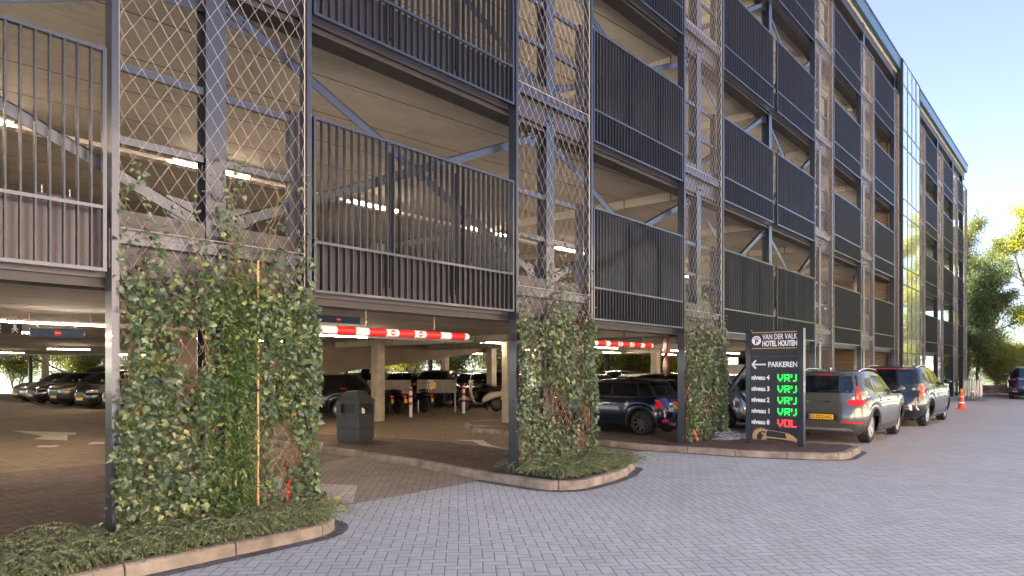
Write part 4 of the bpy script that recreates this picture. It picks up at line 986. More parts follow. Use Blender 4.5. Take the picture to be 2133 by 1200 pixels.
def panel_sign(x0, x1, y, z0, z1, label, rz=0., ps=False):
    root = empty('overhead_sign', ((x0 + x1) / 2, y, z0), label, 'sign', rz=rz); L = x1 - x0; h = z1 - z0
    b = MB(); b.box(-L / 2, L / 2, -.03, .03, 0, h); b.build('board', M['sign_blue'] if not ps else M['black'], root)
    if not ps:
        b = MB(); b.lathe([(h * .38, -.036), (h * .38, -.030)], 24, (0, 0, h / 2), 'y'); d = b.build('no_entry_disc', M['red_p'], root)
        b = MB(); b.box(-h * .27, h * .27, -.039, -.0362, h / 2 - h * .06, h / 2 + h * .06); b.build('white_bar', M['white_p'], d)
    else:
        b = MB(); xx = L * .32; b.lathe([(.022, -.034), (.022, -.030)], 12, (xx, 0, h * .82), 'y'); b.box(xx - .02, xx + .02, -.034, -.030, h * .42, h * .7)
        for q in (-1, 1): b.bar((xx, -.032, h * .45), (xx + q * .04, -.032, h * .12), .012, .015, (0, 1, 0)); b.bar((xx, -.032, h * .68), (xx + q * .045, -.032, h * .42), .010, .012, (0, 1, 0))
        b.build('pictogram', M['print'], root)
        text_mesh('lettering', 'exit', M['print'], root, lambda u, v, w: (-L * .35 + u, -.031 - w, h * .12 + v), .12, .16, .001)
        text_mesh('lettering', 'uitg', M['print'], root, lambda u, v, w: (-L * .35 + u, -.031 - w, h * .55 + v), .12, .16, .001)
    for q in (-.35, .35):
        b = MB(); b.box(L * q - .01, L * q + .01, -.005, .005, h, h + .12); b.build('bracket', M['galv'], root)
panel_sign(3.28, 4.04, 12.9, 2.17, 2.31, 'blue board with a red no entry disc in the left opening under the railing')
panel_sign(6.6, 7.5, 10.0, 2.45, 2.57, 'blue board with a red no entry disc above the first height bar')
panel_sign(3.1, 3.62, 11.9, 4.09, 4.27, 'small blue board with a no entry disc behind the railing, top left')
panel_sign(2.62, 3.12, 12.7, 2.19, 2.35, 'black sign with a walking figure at the left edge of the photo', ps=True)

def waste_bin():
    root = empty('waste_bin', (8.95, 12.05, KH - .006), 'dark grey six sided litter bin with sloping lid at the first gate', 'litter bin', rz=R(18))
    b = MB(); h = .86; w = .285; c = [(-w, -w), (w, -w), (w, w), (-w, w)]
    b.box(-w + .03, w - .03, -w + .03, w - .03, 0, .05); b.bevbox(-w, w, -w, w, .05, .30, .012); b.bevbox(-w, w, -w, w, .304, .56, .012); b.box(-w + .008, w - .008, -w + .008, w - .008, .3, .6)
    for sx in (-1, 1):
        for sy in (-1, 1): b.box(sx * w - (0 if sx < 0 else .11), sx * w + (.11 if sx < 0 else 0), sy * w - (0 if sy < 0 else .11), sy * w + (.11 if sy < 0 else 0), .563, .80)
    b.box(-w, w, -w, w, .80, .86)
    o = b.build('body', M['bin'], root)
    b = MB(); b.box(-w + .06, w - .06, -w + .06, w - .06, .60, .8); b.build('liner', M['black'], root)
    b = MB(); b.add([(-w - .015, -w - .015, .86), (w + .015, -w - .015, .86), (w + .015, w + .015, .86), (-w - .015, w + .015, .86), (-.14, -.14, 1.07), (.14, -.14, 1.07), (.14, .14, 1.07), (-.14, .14, 1.07)], [(0, 3, 2, 1), (4, 5, 6, 7), (0, 1, 5, 4), (1, 2, 6, 5), (2, 3, 7, 6), (3, 0, 4, 7)]); b.build('lid', M['bin'], root)
    b = MB(); b.lathe([(.10, -w + .03), (.10, -w + .034)], 20, (-.12, 0, .62), 'y'); b.build('litter_bag', M['white_p'], root)
    b = MB()
    for q in range(4): b.bar((-.09 + .02 * q, -w * .55 - .09, .985 - .0 * q), (.09, -w * .55 - .09, .985), .004, .004)
M['bin'] = plain('bin_metal', (.05, .055, .065), .5, .3, var=.1)
waste_bin()

def bollard(x, y, label):
    root = empty('bollard', (x, y, 0), label, 'bollard', 'bollards in front of the mopeds')
    b = MB(); b.lathe([(.062, 0), (.062, 1.0), (.05, 1.03), (.01, 1.04)], 18); b.build('post', M['white_p'], root, autos=40)
    for z in (.42, .66, .90):
        b = MB(); b.lathe([(.0635, z), (.0635, z + .1)], 18, caps=False); b.build('red_band', M['red_p'], root, True)
bollard(*G(855, 869), 'red and white bollard left, in front of the black moped'); bollard(*G(965, 861), 'red and white bollard right, in front of the bicycles')

def cone():
    root = empty('traffic_cone', (33.6, 4.2, 0), 'worn orange traffic cone standing between the green SUV and the barriers', 'traffic cone')
    oc = plain('cone_orange', (.75, .09, .03), .55, var=.25, scale=12)
    b = MB(); b.bevbox(-.2, .2, -.2, .2, 0, .04, .02); b.lathe([(.15, .04), (.13, .08), (.05, .66), (.028, .72), (.01, .725)], 20); b.build('cone_body', oc, root, autos=40)
    for z0, z1 in ((.24, .30), (.50, .54)):
        r0 = .13 - (z0 - .08) * .138; r1 = .13 - (z1 - .08) * .138; b = MB(); b.lathe([(r0 + .003, z0), (r1 + .003, z1)], 20, caps=False); b.build('white_band', M['white_p'], root)
    b = MB(); b.lathe([(.035, .70), (.055, .74), (.05, .80), (.02, .84)], 12); b.build('top_lamp', plain('amber_lamp', (.8, .4, .05), .3), root, True)
cone()
def barriers():
    first = None
    for i in range(7):
        if first is None:
            o = bpy.data.objects.new('crowd_barrier', None); col.objects.link(o); first = o
            b = MB(); b.tube([(-1.05, 0, .1), (-1.05, 0, 1.05), (-1.0, 0, 1.1), (1.0, 0, 1.1), (1.05, 0, 1.05), (1.05, 0, .1)], .02, 8); b.tube([(-1.05, 0, .22), (1.05, 0, .22)], .016, 6); b.build('frame', M['galv'], o)
            b = MB()
            for k in range(15): b.tube([(-.95 + k * .1357, 0, .22), (-.95 + k * .1357, 0, 1.1)], .008, 5)
            b.build('bars', M['galv'], o)
            for q in (-.8, .8):
                b = MB(); b.tube([(q, -.3, .015), (q, -.05, .12), (q, .05, .12), (q, .3, .015)], .014, 6); b.build('foot', M['galv'], o)
        else: o = copy_tree(first)
        o.location = (43.3, 4.55 + i * .13, 0); o.rotation_euler = (0, 0, R(6 + rng.uniform(-3, 3)))
        tag(o, 'galvanised crowd barrier in the tight stack beside the coil of brown pipe', 'barrier', 'crowd barriers stacked by the trees')
barriers()
def coil(cx, cy, z0, r, n, rr, mat, name, label, cat, flat=False):
    b = MB(); pts = []
    if flat:
        for i in range(n * 26):
            a = i / 26 * 2 * math.pi; q = r * (1 + .18 * math.sin(a * .37) + .1 * math.sin(a * .9 + 1)); pts.append((cx + q * math.cos(a) + .06 * math.sin(a * .21), cy + q * .8 * math.sin(a) + .08 * math.cos(a * .31), z0 + rr + .012 * (i / 26) * (1 + .5 * math.sin(a * 1.7))))
    else:
        for i in range(n * 30): a = i / 30 * 2 * math.pi; pts.append((cx + (r + .03 * math.sin(a * .3)) * math.cos(a), cy + (r + .03 * math.sin(a * .3)) * math.sin(a), z0 + rr + i / 30 * rr * 1.75))
    b.tube(pts, rr, 7 if rr > .02 else 5)
    o = b.build(name, mat, None, True); tag(o, label, cat); return o
brown_pipe = plain('brown_pipe', (.42, .26, .16), .6, var=.15)
coil(50.2, 4.4, .16, .85, 5, .055, brown_pipe, 'pipe_coil', 'coil of ribbed brown pipe lying left of the black SUV', 'pipe coil')
coil(50.2, 4.4, .16, .72, 5, .055, brown_pipe, 'pipe_coil', 'inner coil of brown pipe nested in the larger coil by the trees', 'pipe coil')
b = MB()
for i in range(6): b.box(49.2 + .0, 51.2, 3.4 + i * .38, 3.55 + i * .38, .10, .125)
for i in range(3): b.box(49.25 + i * .9, 49.35 + i * .9, 3.4, 5.5, 0, .10)
tag(b.build('pallet', plain('pallet_wood', (.32, .2, .1), .8, var=.3)), 'low wooden pallet under the coils of brown pipe', 'pallet')
cable = plain('grey_cable', (.30, .31, .34), .5, var=.3)
coil(14.35, 6.15, KH - .006, .32, 9, .009, cable, 'cable_coil', 'tangled coil of grey cable on the ground left of the sign', 'cable', True)
coil(14.75, 6.25, KH - .006, .25, 7, .008, cable, 'cable_coil', 'smaller loose loop of grey cable just left of the sign foot', 'cable', True)
# ribbed red hose
b = MB(); P0 = [Vector(p) for p in ((13.22, 6.78, .96), (13.30, 6.66, .82), (13.40, 6.52, .55), (13.44, 6.42, .3), (13.46, 6.36, .13))]; pts = []; rs = []
for i in range(len(P0) - 1):
    for k in range(12): pts.append(P0[i].lerp(P0[i + 1], k / 12)); rs.append(.043 if k % 2 else .036)
b.tube(pts, rs, 10); tag(b.build('red_hose', plain('red_hose_plastic', (.6, .05, .03), .4, var=.1), None, True), 'ribbed red hose bending out of the third ivy net to the ground', 'hose')
# round red-rimmed signs seen nearly edge-on
def round_signs():
    root = empty('hanging_mirror_pair', (13.55, 7.1, 1.5), 'two red rimmed round mirrors hanging on one post in the second gate, seen side on', 'traffic mirror', rz=R(-48))
    b = MB(); b.lathe([(.022, 0), (.022, 1.08)], 12); b.build('post', M['galv'], root, True)
    for z in (.64, .21):
        b = MB(); b.lathe([(.205, -.055), (.215, -.05), (.215, -.035), (.20, -.028)], 32, (0, .0, z), 'x'); o = b.build('rim', M['red_p'], root, True)
        b = MB(); b.lathe([(.001, -.075), (.09, -.072), (.15, -.065), (.18, -.057)], 32, (0, 0, z), 'x', caps=False); b.build('mirror_face', M['galv'], o, True)
round_signs()

# ---------------------------------------------------------------- mopeds and bicycles
def moped(loc, rz, label, paint, screen=False, rack=True):
    root = empty('moped', (*loc, 0), label, 'moped', 'mopeds parked behind the bollards', rz); root.scale = (1.03, 1.0, 1.1)
    for x in (.62, -.60):
        b = MB(); b.lathe([(.15, -.05), (.22, -.055), (.25, -.02), (.25, .02), (.22, .055), (.15, .05)], 24, axis='y', caps=False); w = b.build('wheel', M['rubber'], root, True); w.location = (x, 0, .25)
        b = MB(); b.lathe([(.02, -.03), (.15, -.03), (.15, .03), (.02, .03)], 16, axis='y'); b.build('rim', M['alloy_dark'], w)
    def blob(nm, secs, mat, n=12, cap=True):
        vs = []
        for (x, z, ry, rz_, tx) in secs:
            for k in range(n):
                a = 2 * math.pi * k / n; vs.append((x + tx * math.sin(a) * rz_, ry * math.cos(a), z + rz_ * math.sin(a)))
        fs = [(i * n + k, i * n + (k + 1) % n, (i + 1) * n + (k + 1) % n, (i + 1) * n + k) for i in range(len(secs) - 1) for k in range(n)]
        fs += [tuple(range(n))[::-1], tuple((len(secs) - 1) * n + k for k in range(n))]
        return MB().add(vs, fs).build(nm, mat, root, True)
    blob('rear_body', [(-.94, .64, .04, .03, 0), (-.86, .62, .11, .08, 0), (-.6, .60, .16, .12, 0), (-.35, .55, .17, .16, 0), (-.15, .46, .14, .14, 0), (-.05, .38, .10, .07, 0)], paint)
    blob('front_mudguard', [(.36, .40, .03, .02, 0), (.46, .46, .08, .07, 0), (.62, .49, .09, .07, 0), (.80, .44, .07, .05, 0), (.88, .36, .03, .02, 0)], paint)
    # leg shield
    b = MB(); vs = []
    for i, (x, z, w) in enumerate([(.24, .30, .16), (.33, .40, .20), (.40, .60, .22), (.42, .80, .20), (.40, .95, .12), (.38, 1.02, .06)]):
        for y, dx in ((-w, -.06), (-w * .6, 0), (0, .03), (w * .6, 0), (w, -.06)): vs.append((x + dx, y, z))
        for y, dx in ((w, -.08), (w * .6, -.03), (0, -.01), (-w * .6, -.03), (-w, -.08)): vs.append((x + dx, y, z))
    fs = [(i * 10 + k, i * 10 + (k + 1) % 10, (i + 1) * 10 + (k + 1) % 10, (i + 1) * 10 + k) for i in range(5) for k in range(10)] + [tuple(range(10))[::-1], tuple(50 + k for k in range(10))]
    b.add(vs, fs); b.build('leg_shield', paint, root, True)
    b = MB(); b.bevbox(-.12, .34, -.14, .14, .26, .33, .02); b.build('floor_board', M['black'], root)
    blob('seat', [(-.78, .76, .05, .03, 0), (-.70, .77, .13, .05, 0), (-.40, .77, .14, .06, 0), (-.15, .74, .12, .05, 0), (-.05, .72, .05, .03, 0)], M['black'])
    b = MB(); b.tube([(.56, 0, .25), (.44, 0, .7), (.36, 0, 1.02)], .03, 8); b.tube([(.28, -.33, 1.06), (.35, -.12, 1.05), (.36, 0, 1.04), (.35, .12, 1.05), (.28, .33, 1.06)], .016, 7); b.build('handlebar', M['black'], root, True)
    blob('headlamp', [(.30, 1.05, .07, .05, 0), (.38, 1.06, .10, .08, 0), (.46, 1.05, .075, .065, 0)], paint)
    for s in (-1, 1):
        b = MB(); b.tube([(.30, s * .2, 1.06), (.27, s * .27, 1.25)], .006, 5); b.lathe([(.05, .26), (.05, .275)], 14, (0, s * .28, 1.29), 'x'); b.build('mirror', M['black'], root, True)
    if screen:
        b = MB(); b.add([(.42, -.22, 1.08), (.42, .22, 1.08), (.30, .20, 1.50), (.30, -.20, 1.50), (.415, -.22, 1.08), (.415, .22, 1.08), (.295, .20, 1.50), (.295, -.20, 1.50)], [(0, 1, 2, 3), (7, 6, 5, 4), (0, 4, 5, 1), (2, 6, 7, 3), (1, 5, 6, 2), (3, 7, 4, 0)]); b.build('windshield', M['glass'], root)
    if rack:
        b = MB()
        for z in (.86, .98, 1.10): b.tube([(-.84 - (z - .86) * .2, -.14, z), (-.84 - (z - .86) * .2, .14, z)], .011, 6)
        for y in (-.14, 0, .14): b.tube([(-.78, y, .74), (-.84, y, .86), (-.89, y, 1.10)], .008, 6)
        b.tube([(-.84, -.14, .86), (-.98, -.14, .84), (-.98, .14, .84), (-.84, .14, .86)], .008, 6); b.build('luggage_rack', M['white_p'], root)
    b = MB(); b.box(-.99, -.985, -.07, .07, .38, .52); b.build('number_plate', M['plate'], root)
    b = MB(); b.box(-.97, -.93, -.06, .06, .56, .63); b.build('tail_lamp', M['tail'], root)
    b = MB(); b.tube([(-.3, -.15, .25), (-.55, -.17, .27), (-.85, -.17, .33)], [.03, .05, .04], 8); b.build('exhaust', M['alloy_dark'], root, True)
    b = MB(); b.tube([(-.2, -.1, .28), (-.25, -.2, .01)], .012, 5); b.tube([(-.2, .1, .28), (-.25, .2, .01)], .012, 5); b.build('stand', M['black'], root)
cream = plain('cream_paint', (.62, .56, .45), .25, coat=.8, var=.04)
def ride(px, py, deg, *a, **k):        # px, py is where the rear wheel stands
    x, y = G(px, py); moped((x + .62 * math.cos(R(deg)), y + .62 * math.sin(R(deg))), R(deg), *a, **k)
ride(1034, 857, 137, 'cream scooter with tall windshield and rear rack, rightmost of the mopeds', cream, True)
ride(884, 860, 96, 'black scooter with a pale rear rack standing right of the left bollard', P_black)
ride(828, 863, 96, 'black scooter without rack beside the concrete column', P_black, rack=False)
ride(800, 864, 98, 'dark scooter with a small windshield right behind the concrete column', P_blk2, True, False)
def bicycle(loc, rz, label, paint):
    root = empty('bicycle', (*loc, 0), label, 'bicycle', 'bicycles parked behind the right bollard', rz)
    for x in (.53, -.53):
        b = MB(); b.tube([(.33 * math.cos(a), 0, .33 * math.sin(a)) for a in np.linspace(0, 2 * math.pi, 33)[:-1]], .016, 6, True); w = b.build('wheel', M['rubber'], root, True); w.location = (x, 0, .35)
        b = MB(); b.tube([(.315 * math.cos(a), 0, .315 * math.sin(a)) for a in np.linspace(0, 2 * math.pi, 33)[:-1]], .008, 5, True)
        for k in range(12): a = k * math.pi / 6; b.tube([(0, 0, 0), (.315 * math.cos(a), 0, .315 * math.sin(a))], .0025, 3)
        b.build('rim', M['chrome'], w)
    b = MB()
    for p, q in (((-.53, 0, .35), (-.08, 0, .30)), ((-.53, 0, .35), (-.18, 0, .78)), ((-.08, 0, .30), (-.2, 0, .88)), ((-.08, 0, .30), (.36, 0, .72)), ((-.17, 0, .75), (.34, 0, .82)), ((.53, 0, .35), (.38, 0, .70)), ((.38, 0, .70), (.32, 0, 1.0))): b.tube([p, q], .015, 6)
    b.build('frame', paint, root)
    b = MB(); b.tube([(.1, -.27, 1.0), (.25, -.25, 1.03), (.33, 0, 1.0), (.25, .25, 1.03), (.1, .27, 1.0)], .012, 6); b.build('handlebar', M['chrome'], root, True)
    b = MB(); b.add([(-.34, -.09, .9), (-.34, .09, .9), (-.08, .02, .9), (-.08, -.02, .9), (-.34, -.09, .95), (-.34, .09, .95), (-.08, .02, .93), (-.08, -.02, .93)], [(0, 3, 2, 1), (4, 5, 6, 7), (0, 1, 5, 4), (1, 2, 6, 5), (2, 3, 7, 6), (3, 0, 4, 7)]); b.build('saddle', M['black'], root)
    b = MB(); b.box(-.85, -.35, -.06, .06, .73, .745); b.box(-.86, -.84, -.03, .03, .62, .67); b.build('carrier', M['black'], root)
for i, (px, py, a) in enumerate([(915, 850, 160), (938, 851, 150), (985, 848, 165), (770, 868, 110), (898, 846, 140), (878, 845, 150), (752, 862, 120), (960, 845, 155)]):
    bicycle(G(px, py), R(a), ['black bicycle left of the right bollard, lowest of the pair', 'black bicycle with a red tail light just left of the right bollard', 'dark bicycle right of the bollard, behind the cream scooter', 'dark bicycle leaning left of the concrete column', 'dark bicycle just right of the racked black scooter', 'dark bicycle half hidden behind the racked black scooter', 'dark bicycle farthest left, next to the litter bin', 'dark bicycle directly behind the right bollard'][i], M['black'])
# banner boards fencing the moped bay
for i, (p0, p1, lb) in enumerate([((705, 812), (745, 812), 'short pale banner board left of the concrete column'), ((765, 812), (855, 812), 'long pale banner board behind the black mopeds'), ((868, 812), (950, 812), 'pale banner board with a round orange mark behind the bicycles')]):
    def at(px, Z=24.6 + i * .6): X = (px - 1066) / 1422 * Z; return (Z * CY + X * SY, Z * SY - X * CY)
    a, c = Vector(at(p0[0])), Vector(at(p1[0])); root = empty('banner_board', ((a.x + c.x) / 2, (a.y + c.y) / 2, 0), lb, 'banner', rz=math.atan2(c.y - a.y, c.x - a.x)); L = (c - a).length
    b = MB(); b.box(-L / 2, L / 2, -.02, .02, .75, 1.25); b.build('board', M['banner'] if 'banner' in M else M.setdefault('banner', plain('pale_banner', (.24, .21, .17), .7, var=.25, scale=5)), root)
    for q in (-1, 1): b = MB(); b.box(q * (L / 2 - .05) - .02, q * (L / 2 - .05) + .02, .022, .06, 0, 1.25); b.build('post', M['galv'], root)
    if i == 2: b = MB(); b.lathe([(.13, -.024), (.13, -.021)], 20, (-L * .1, 0, 1.05), 'y'); b.build('round_mark', M['plate'], root)
# ================================================================ PLANTS
def ivy_template():
    # five lobed leaf in the xz plane, tip down, base at origin, unit length
    out = [(0, 0), (.22, .10), (.46, .02), (.34, -.22), (.52, -.44), (.24, -.50), (0, -1.0), (-.24, -.50), (-.52, -.44), (-.34, -.22), (-.46, .02), (-.22, .10)]
    c = (0, -.36)
    V = [(x, .0 if i in (0, 6) else .10 * (abs(x) > .3) + .03, z) for i, (x, z) in enumerate(out)] + [(c[0], -.05, c[1])]
    n = len(out); F = [(n, i, (i + 1) % n) for i in range(n)]
    return np.array(V), np.array(F)
def lance_template():
    V = np.array([(0, 0, 0), (.16, .03, -.3), (.14, .03, -.65), (0, 0, -1.), (-.14, .03, -.65), (-.16, .03, -.3), (0, -.03, -.3), (0, -.03, -.65)]); F = np.array([(6, 0, 1), (6, 1, 2), (6, 2, 7), (7, 2, 3), (7, 3, 4), (6, 7, 4), (6, 4, 5), (6, 5, 0)])
    return V, F
def oval_template():
    V = np.array([(0, 0, 0), (.3, 0, -.5), (0, 0.05, -1.), (-.3, 0, -.5)]); F = np.array([(0, 1, 2), (0, 2, 3)]); return V, F
def place(T, P, S, A):
    """copies of a leaf template: P positions, S sizes, A (yaw, pitch, roll) arrays -> V, F"""
    V0, F0 = T; n = len(P); a, b, c = A[:, 0], A[:, 1], A[:, 2]
    x = V0[None, :, 0] * S[:, None]; y = V0[None, :, 1] * S[:, None]; z = V0[None, :, 2] * S[:, None]
    # roll about y, pitch about x, yaw about z
    cr, sr = np.cos(c)[:, None], np.sin(c)[:, None]; x, z = x * cr + z * sr, -x * sr + z * cr
    cp, sp = np.cos(b)[:, None], np.sin(b)[:, None]; y, z = y * cp - z * sp, y * sp + z * cp
    cy, sy = np.cos(a)[:, None], np.sin(a)[:, None]; x, y = x * cy - y * sy, x * sy + y * cy
    V = np.stack([x + P[:, 0:1], y + P[:, 1:2], z + P[:, 2:3]], -1).reshape(-1, 3)
    F = (F0[None] + (np.arange(n) * len(V0))[:, None, None]).reshape(-1, F0.shape[1]); return V, F
IV, LN, OV = ivy_template(), lance_template(), oval_template()
def field(seed, n=40):
    r = np.random.default_rng(seed); return [(r.uniform(0, 1), r.uniform(0, 1), r.uniform(.05, .16), r.uniform(-1, 1)) for _ in range(n)]
def fval(f, u, v):
    s = 0
    for a, b, r_, w in f: s += w * math.exp(-((u - a) ** 2 * 4 + (v - b) ** 2 * 9) / (2 * (r_ * 2) ** 2))
    return s
def ivy_net(x0, x1, ztop, n, label, seed, size=(.035, .075), top_tendrils=13, bare=.45, zlow=.15):
    r = np.random.default_rng(seed); f = field(seed); w = x1 - x0
    root = empty('ivy_plant', ((x0 + x1) / 2, D, KH), label, 'ivy'); off = np.array(root.location)
    # stems
    mb = MB(); stems = []
    for i in range(58):
        x = x0 + w * (i + r.uniform(.1, .9)) / 46; z = zlow; pts = [(x, D + r.uniform(-.02, .05), z)]; top = ztop * r.choice([r.uniform(.72, .95), r.uniform(.92, 1.08), r.uniform(1.0, 1.18)]) + (r.uniform(0, .5) if r.random() < .2 else 0)
        while z < top:
            z += r.uniform(.08, .16); x += r.normal(0, .04); x = min(max(x, x0 - .01), x1 + .01); pts.append((x, D + .01 + r.normal(0, .03), z))
        stems.append(pts); mb.tube(pts, list(np.linspace(.0065, .002, len(pts))), 4, caps=False)
    for i in range(70):   # crossing tendrils
        x, z = r.uniform(x0, x1), r.uniform(zlow, ztop); pts = [(x, D + r.normal(0, .04), z)]; a = r.uniform(0, 6.28)
        for q in range(8): a += r.normal(0, .6); x = min(max(x + .06 * math.cos(a), x0 - .02), x1 + .02); z += .05 * math.sin(a) + .01; pts.append((x, D + r.normal(-.01, .035), max(z, .15)))
        mb.tube(pts, .0022, 3, caps=False)
    mb.build('stems', M['stem'], root, True, off=off)
    P = []; S = []; A = []
    while len(P) < n:
        st = stems[int(r.integers(0, len(stems)))]; k = r.uniform(0, len(st) - 1.001); i = int(k); q = k - i
        x = st[i][0] * (1 - q) + st[i + 1][0] * q + r.normal(0, .035); z = st[i][2] * (1 - q) + st[i + 1][2] * q + r.normal(0, .04)
        if z > st[-1][2] + .02: continue
        u, v = (x - x0) / w, max(.001, (z - zlow) / (ztop - zlow))
        fv = fval(f, u, v); dens = 1.0 + .8 * fv
        if v < .45: dens *= bare + (1 - bare) * (v / .45) ** 1.3
        if v > .86: dens *= max(.22, 1.15 - (v - .86) / .16)
        if r.random() > dens: continue
        bulge = .05 * max(0, fv) + .05 * max(0, fval(f, v, u))
        P.append((x, D - .02 - abs(r.normal(0, .04)) - bulge if r.random() < .75 else D + .05 + abs(r.normal(0, .05)), z)); S.append(r.uniform(*size) * (1.25 if r.random() < .15 else 1)); A.append((r.normal(0, .7), r.normal(-.5, .45), r.normal(0, .8)))
    for i in range(top_tendrils):  # loose runners above
        x = r.uniform(x0 + .05, x1 - .05) if i > 1 else (x0 + .02 if i == 0 else x1 - .02); z = ztop - .1; top = ztop + r.uniform(.3, 1.3)
        while z < top:
            z += r.uniform(.04, .09); x = min(max(x + r.normal(0, .03), x0), x1)
            for q in range(r.integers(1, 3)): P.append((x + r.normal(0, .03), D - .01 + r.normal(0, .02), z)); S.append(r.uniform(.03, .07)); A.append((r.normal(0, .6), r.normal(-.5, .4), r.normal(0, .7)))
    V, F = place(IV, np.array(P), np.array(S), np.array(A)); fast_mesh('leaves', V - off, F, M['ivy'], root)
    return root
ivy_net(2.30, 4.20, 2.48, 9000, 'dense dark ivy covering the left cable net, tallest and nearest to the camera', 3)
ivy_net(7.74, 9.62, 2.52, 6200, 'ivy climbing the middle cable net between the two gates', 5, (.035, .068), 9, .8)
ivy_net(13.10, 14.98, 2.55, 5400, 'ivy on the third cable net beside the red hose, left of the sign', 9, (.04, .075), 8, .9)
# loose ivy sprigs reaching out to the left post
def climber():
    r = np.random.default_rng(21); root = empty('climbing_plant', (3.42, D - .05, KH), 'bright narrow leaved climber growing up a bamboo cane through the left ivy', 'climbing plant'); off = np.array(root.location)
    P = []; S = []; A = []; mb = MB()
    for i in range(26):
        x = 3.36 + r.normal(0, .10); z = .15; top = r.uniform(1.6, 3.1) if i < 19 else r.uniform(3.0, 3.7); pts = [(x, D - .05, z)]; dx = r.normal(0, .02)
        if i >= 19: dx = r.choice([-1, 1]) * r.uniform(.01, .03)
        while z < top:
            z += .09; x += r.normal(dx * (z > 2.0), .025); x = min(max(x, 2.5), 4.1); pts.append((x, D - .06 + r.normal(0, .02), z))
            k = 5 if z < 2.5 else 2
            for q in range(k): P.append((x + r.normal(0, .05), D - .09 + r.normal(0, .035), z + r.normal(0, .03))); S.append(r.uniform(.045, .085) * (1 if z < 2.5 else .7)); A.append((r.normal(0, .9), r.normal(-.7, .5), r.normal(0, 1.1)))
        mb.tube(pts, .003, 3, caps=False)
    mb.build('stems', M['stem'], root, off=off)
    V, F = place(LN, np.array(P), np.array(S), np.array(A)); fast_mesh('leaves', V - off, F, M['jasmine'], root)
    b = MB(); pts = [(3.545, D - .10, .14 + k * .26) for k in range(11)]; b.tube(pts, [.011 + .002 * (k % 2) for k in range(11)], 8); o = b.build('bamboo_cane', plain('bamboo', (.55, .33, .16), .6, var=.15), None, True); tag(o, 'upright bamboo cane standing in the left ivy', 'cane')
climber()
def berries():
    b = MB(); r = np.random.default_rng(2)
    for i in range(9):
        x, y, z = 3.86 + r.normal(0, .035), D - .14 + r.normal(0, .02), .42 + r.normal(0, .10); b.lathe([(.001, -.012), (.010, -.007), (.013, 0), (.010, .007), (.001, .012)], 8, (x, y, z))
    b.tube([(3.86, D - .12, .12), (3.87, D - .13, .5)], .004, 5); tag(b.build('berry_sprig', plain('red_berry', (.6, .02, .02), .25), None, True), 'sprig of red berries low in the left ivy near the right post', 'berries')
berries()
def shrub_bed(poly_fn, n, label, seed, zg, spill, reach=(.18, .5), hi=.3):
    r = np.random.default_rng(seed); P = []; S = []; A = []; mb = MB()
    for i in range(n):
        x, y = poly_fn(r); a = r.uniform(0, 6.28)
        if r.random() < .55: a = spill(x, y) + r.normal(0, .7)
        L = r.uniform(*reach); el = r.uniform(.7, 1.45); px, py, pz = x, y, zg; pts = [(px, py, pz)]; st = .022; steps = int(L / st)
        rise = hi * r.uniform(.25, 1.); 
        for k in range(steps):
            t = k / steps; e = el * (1 - 1.75 * t) ; a += r.normal(0, .07)
            px += st * math.cos(e) * math.cos(a); py += st * math.cos(e) * math.sin(a); pz += st * math.sin(e)
            if pz < .012: break
            if k % 2 == 0: pts.append((px, py, pz))
            for sd in (-1, 1):
                P.append((px, py, pz)); S.append(r.uniform(.018, .032) * (1.1 - .5 * t)); A.append((a + math.pi / 2 + sd * 1.15 + r.normal(0, .3), r.normal(-.75, .45), r.normal(0, .6)))
        if len(pts) > 2: mb.tube(pts, .0016, 3, caps=False)
    V, F = place((OV[0] * np.array([1.35, 1, 1]), OV[1]), np.array(P), np.array(S), np.array(A))
    root = empty('ground_cover', (float(np.mean(V[:, 0])), float(np.mean(V[:, 1])), zg), label, 'ground cover'); tag(root, kind='stuff'); off = np.array(root.location)
    o = fast_mesh('leaves', V - off, F, M['shrub'], root); tag(o, kind='stuff'); tag(mb.build('twigs', M['stem'], root, off=off), kind='stuff')
def bed_left(r):
    x = r.uniform(1.0, 4.15); y = r.uniform(5.92, 6.9) if r.random() < .75 else r.uniform(5.9, 6.2)
    if x > 3.6 and (x - 3.72) ** 2 + (y - 6.32) ** 2 > .42 ** 2 and y < 6.32: return 3.7 + r.normal(0, .12), 6.3 + r.normal(0, .12)
    return x, y
shrub_bed(bed_left, 1700, 'low small leaved shrubs filling the kerbed bed under the left ivy', 11, KH - .01, lambda x, y: -math.pi / 2, (.2, .62), .3)
shrub_bed(lambda r: (r.uniform(7.65, 9.7), r.uniform(5.65, 6.6)), 1100, 'low small leaved shrubs spilling over the rounded kerb between the gates', 12, KH, lambda x, y: -math.pi / 2 + (x - 8.4) * .6, (.2, .6), .3)
def ground_ivy(x0, x1, y0, y1, n, label, seed):
    r = np.random.default_rng(seed); P = np.stack([r.uniform(x0, x1, n), r.uniform(y0, y1, n), KH + r.uniform(.02, .16, n)], -1); S = r.uniform(.04, .075, n); A = np.stack([r.uniform(0, 6.28, n), r.normal(-1.1, .35, n), r.normal(0, .5, n)], -1)
    V, F = place(IV, P, S, A); o = fast_mesh('ground_ivy', V, F, M['ivy']); tag(o, label, 'ivy', kind='stuff')
ground_ivy(2.3, 4.1, 6.15, 6.7, 260, 'ivy leaves creeping among the shrubs of the left bed', 31)
ground_ivy(7.8, 9.6, 5.95, 6.7, 420, 'ivy leaves creeping among the shrubs between the gates', 32)
ground_ivy(13.0, 14.6, 6.2, 6.7, 160, 'few ivy leaves at the foot of the third net', 33)

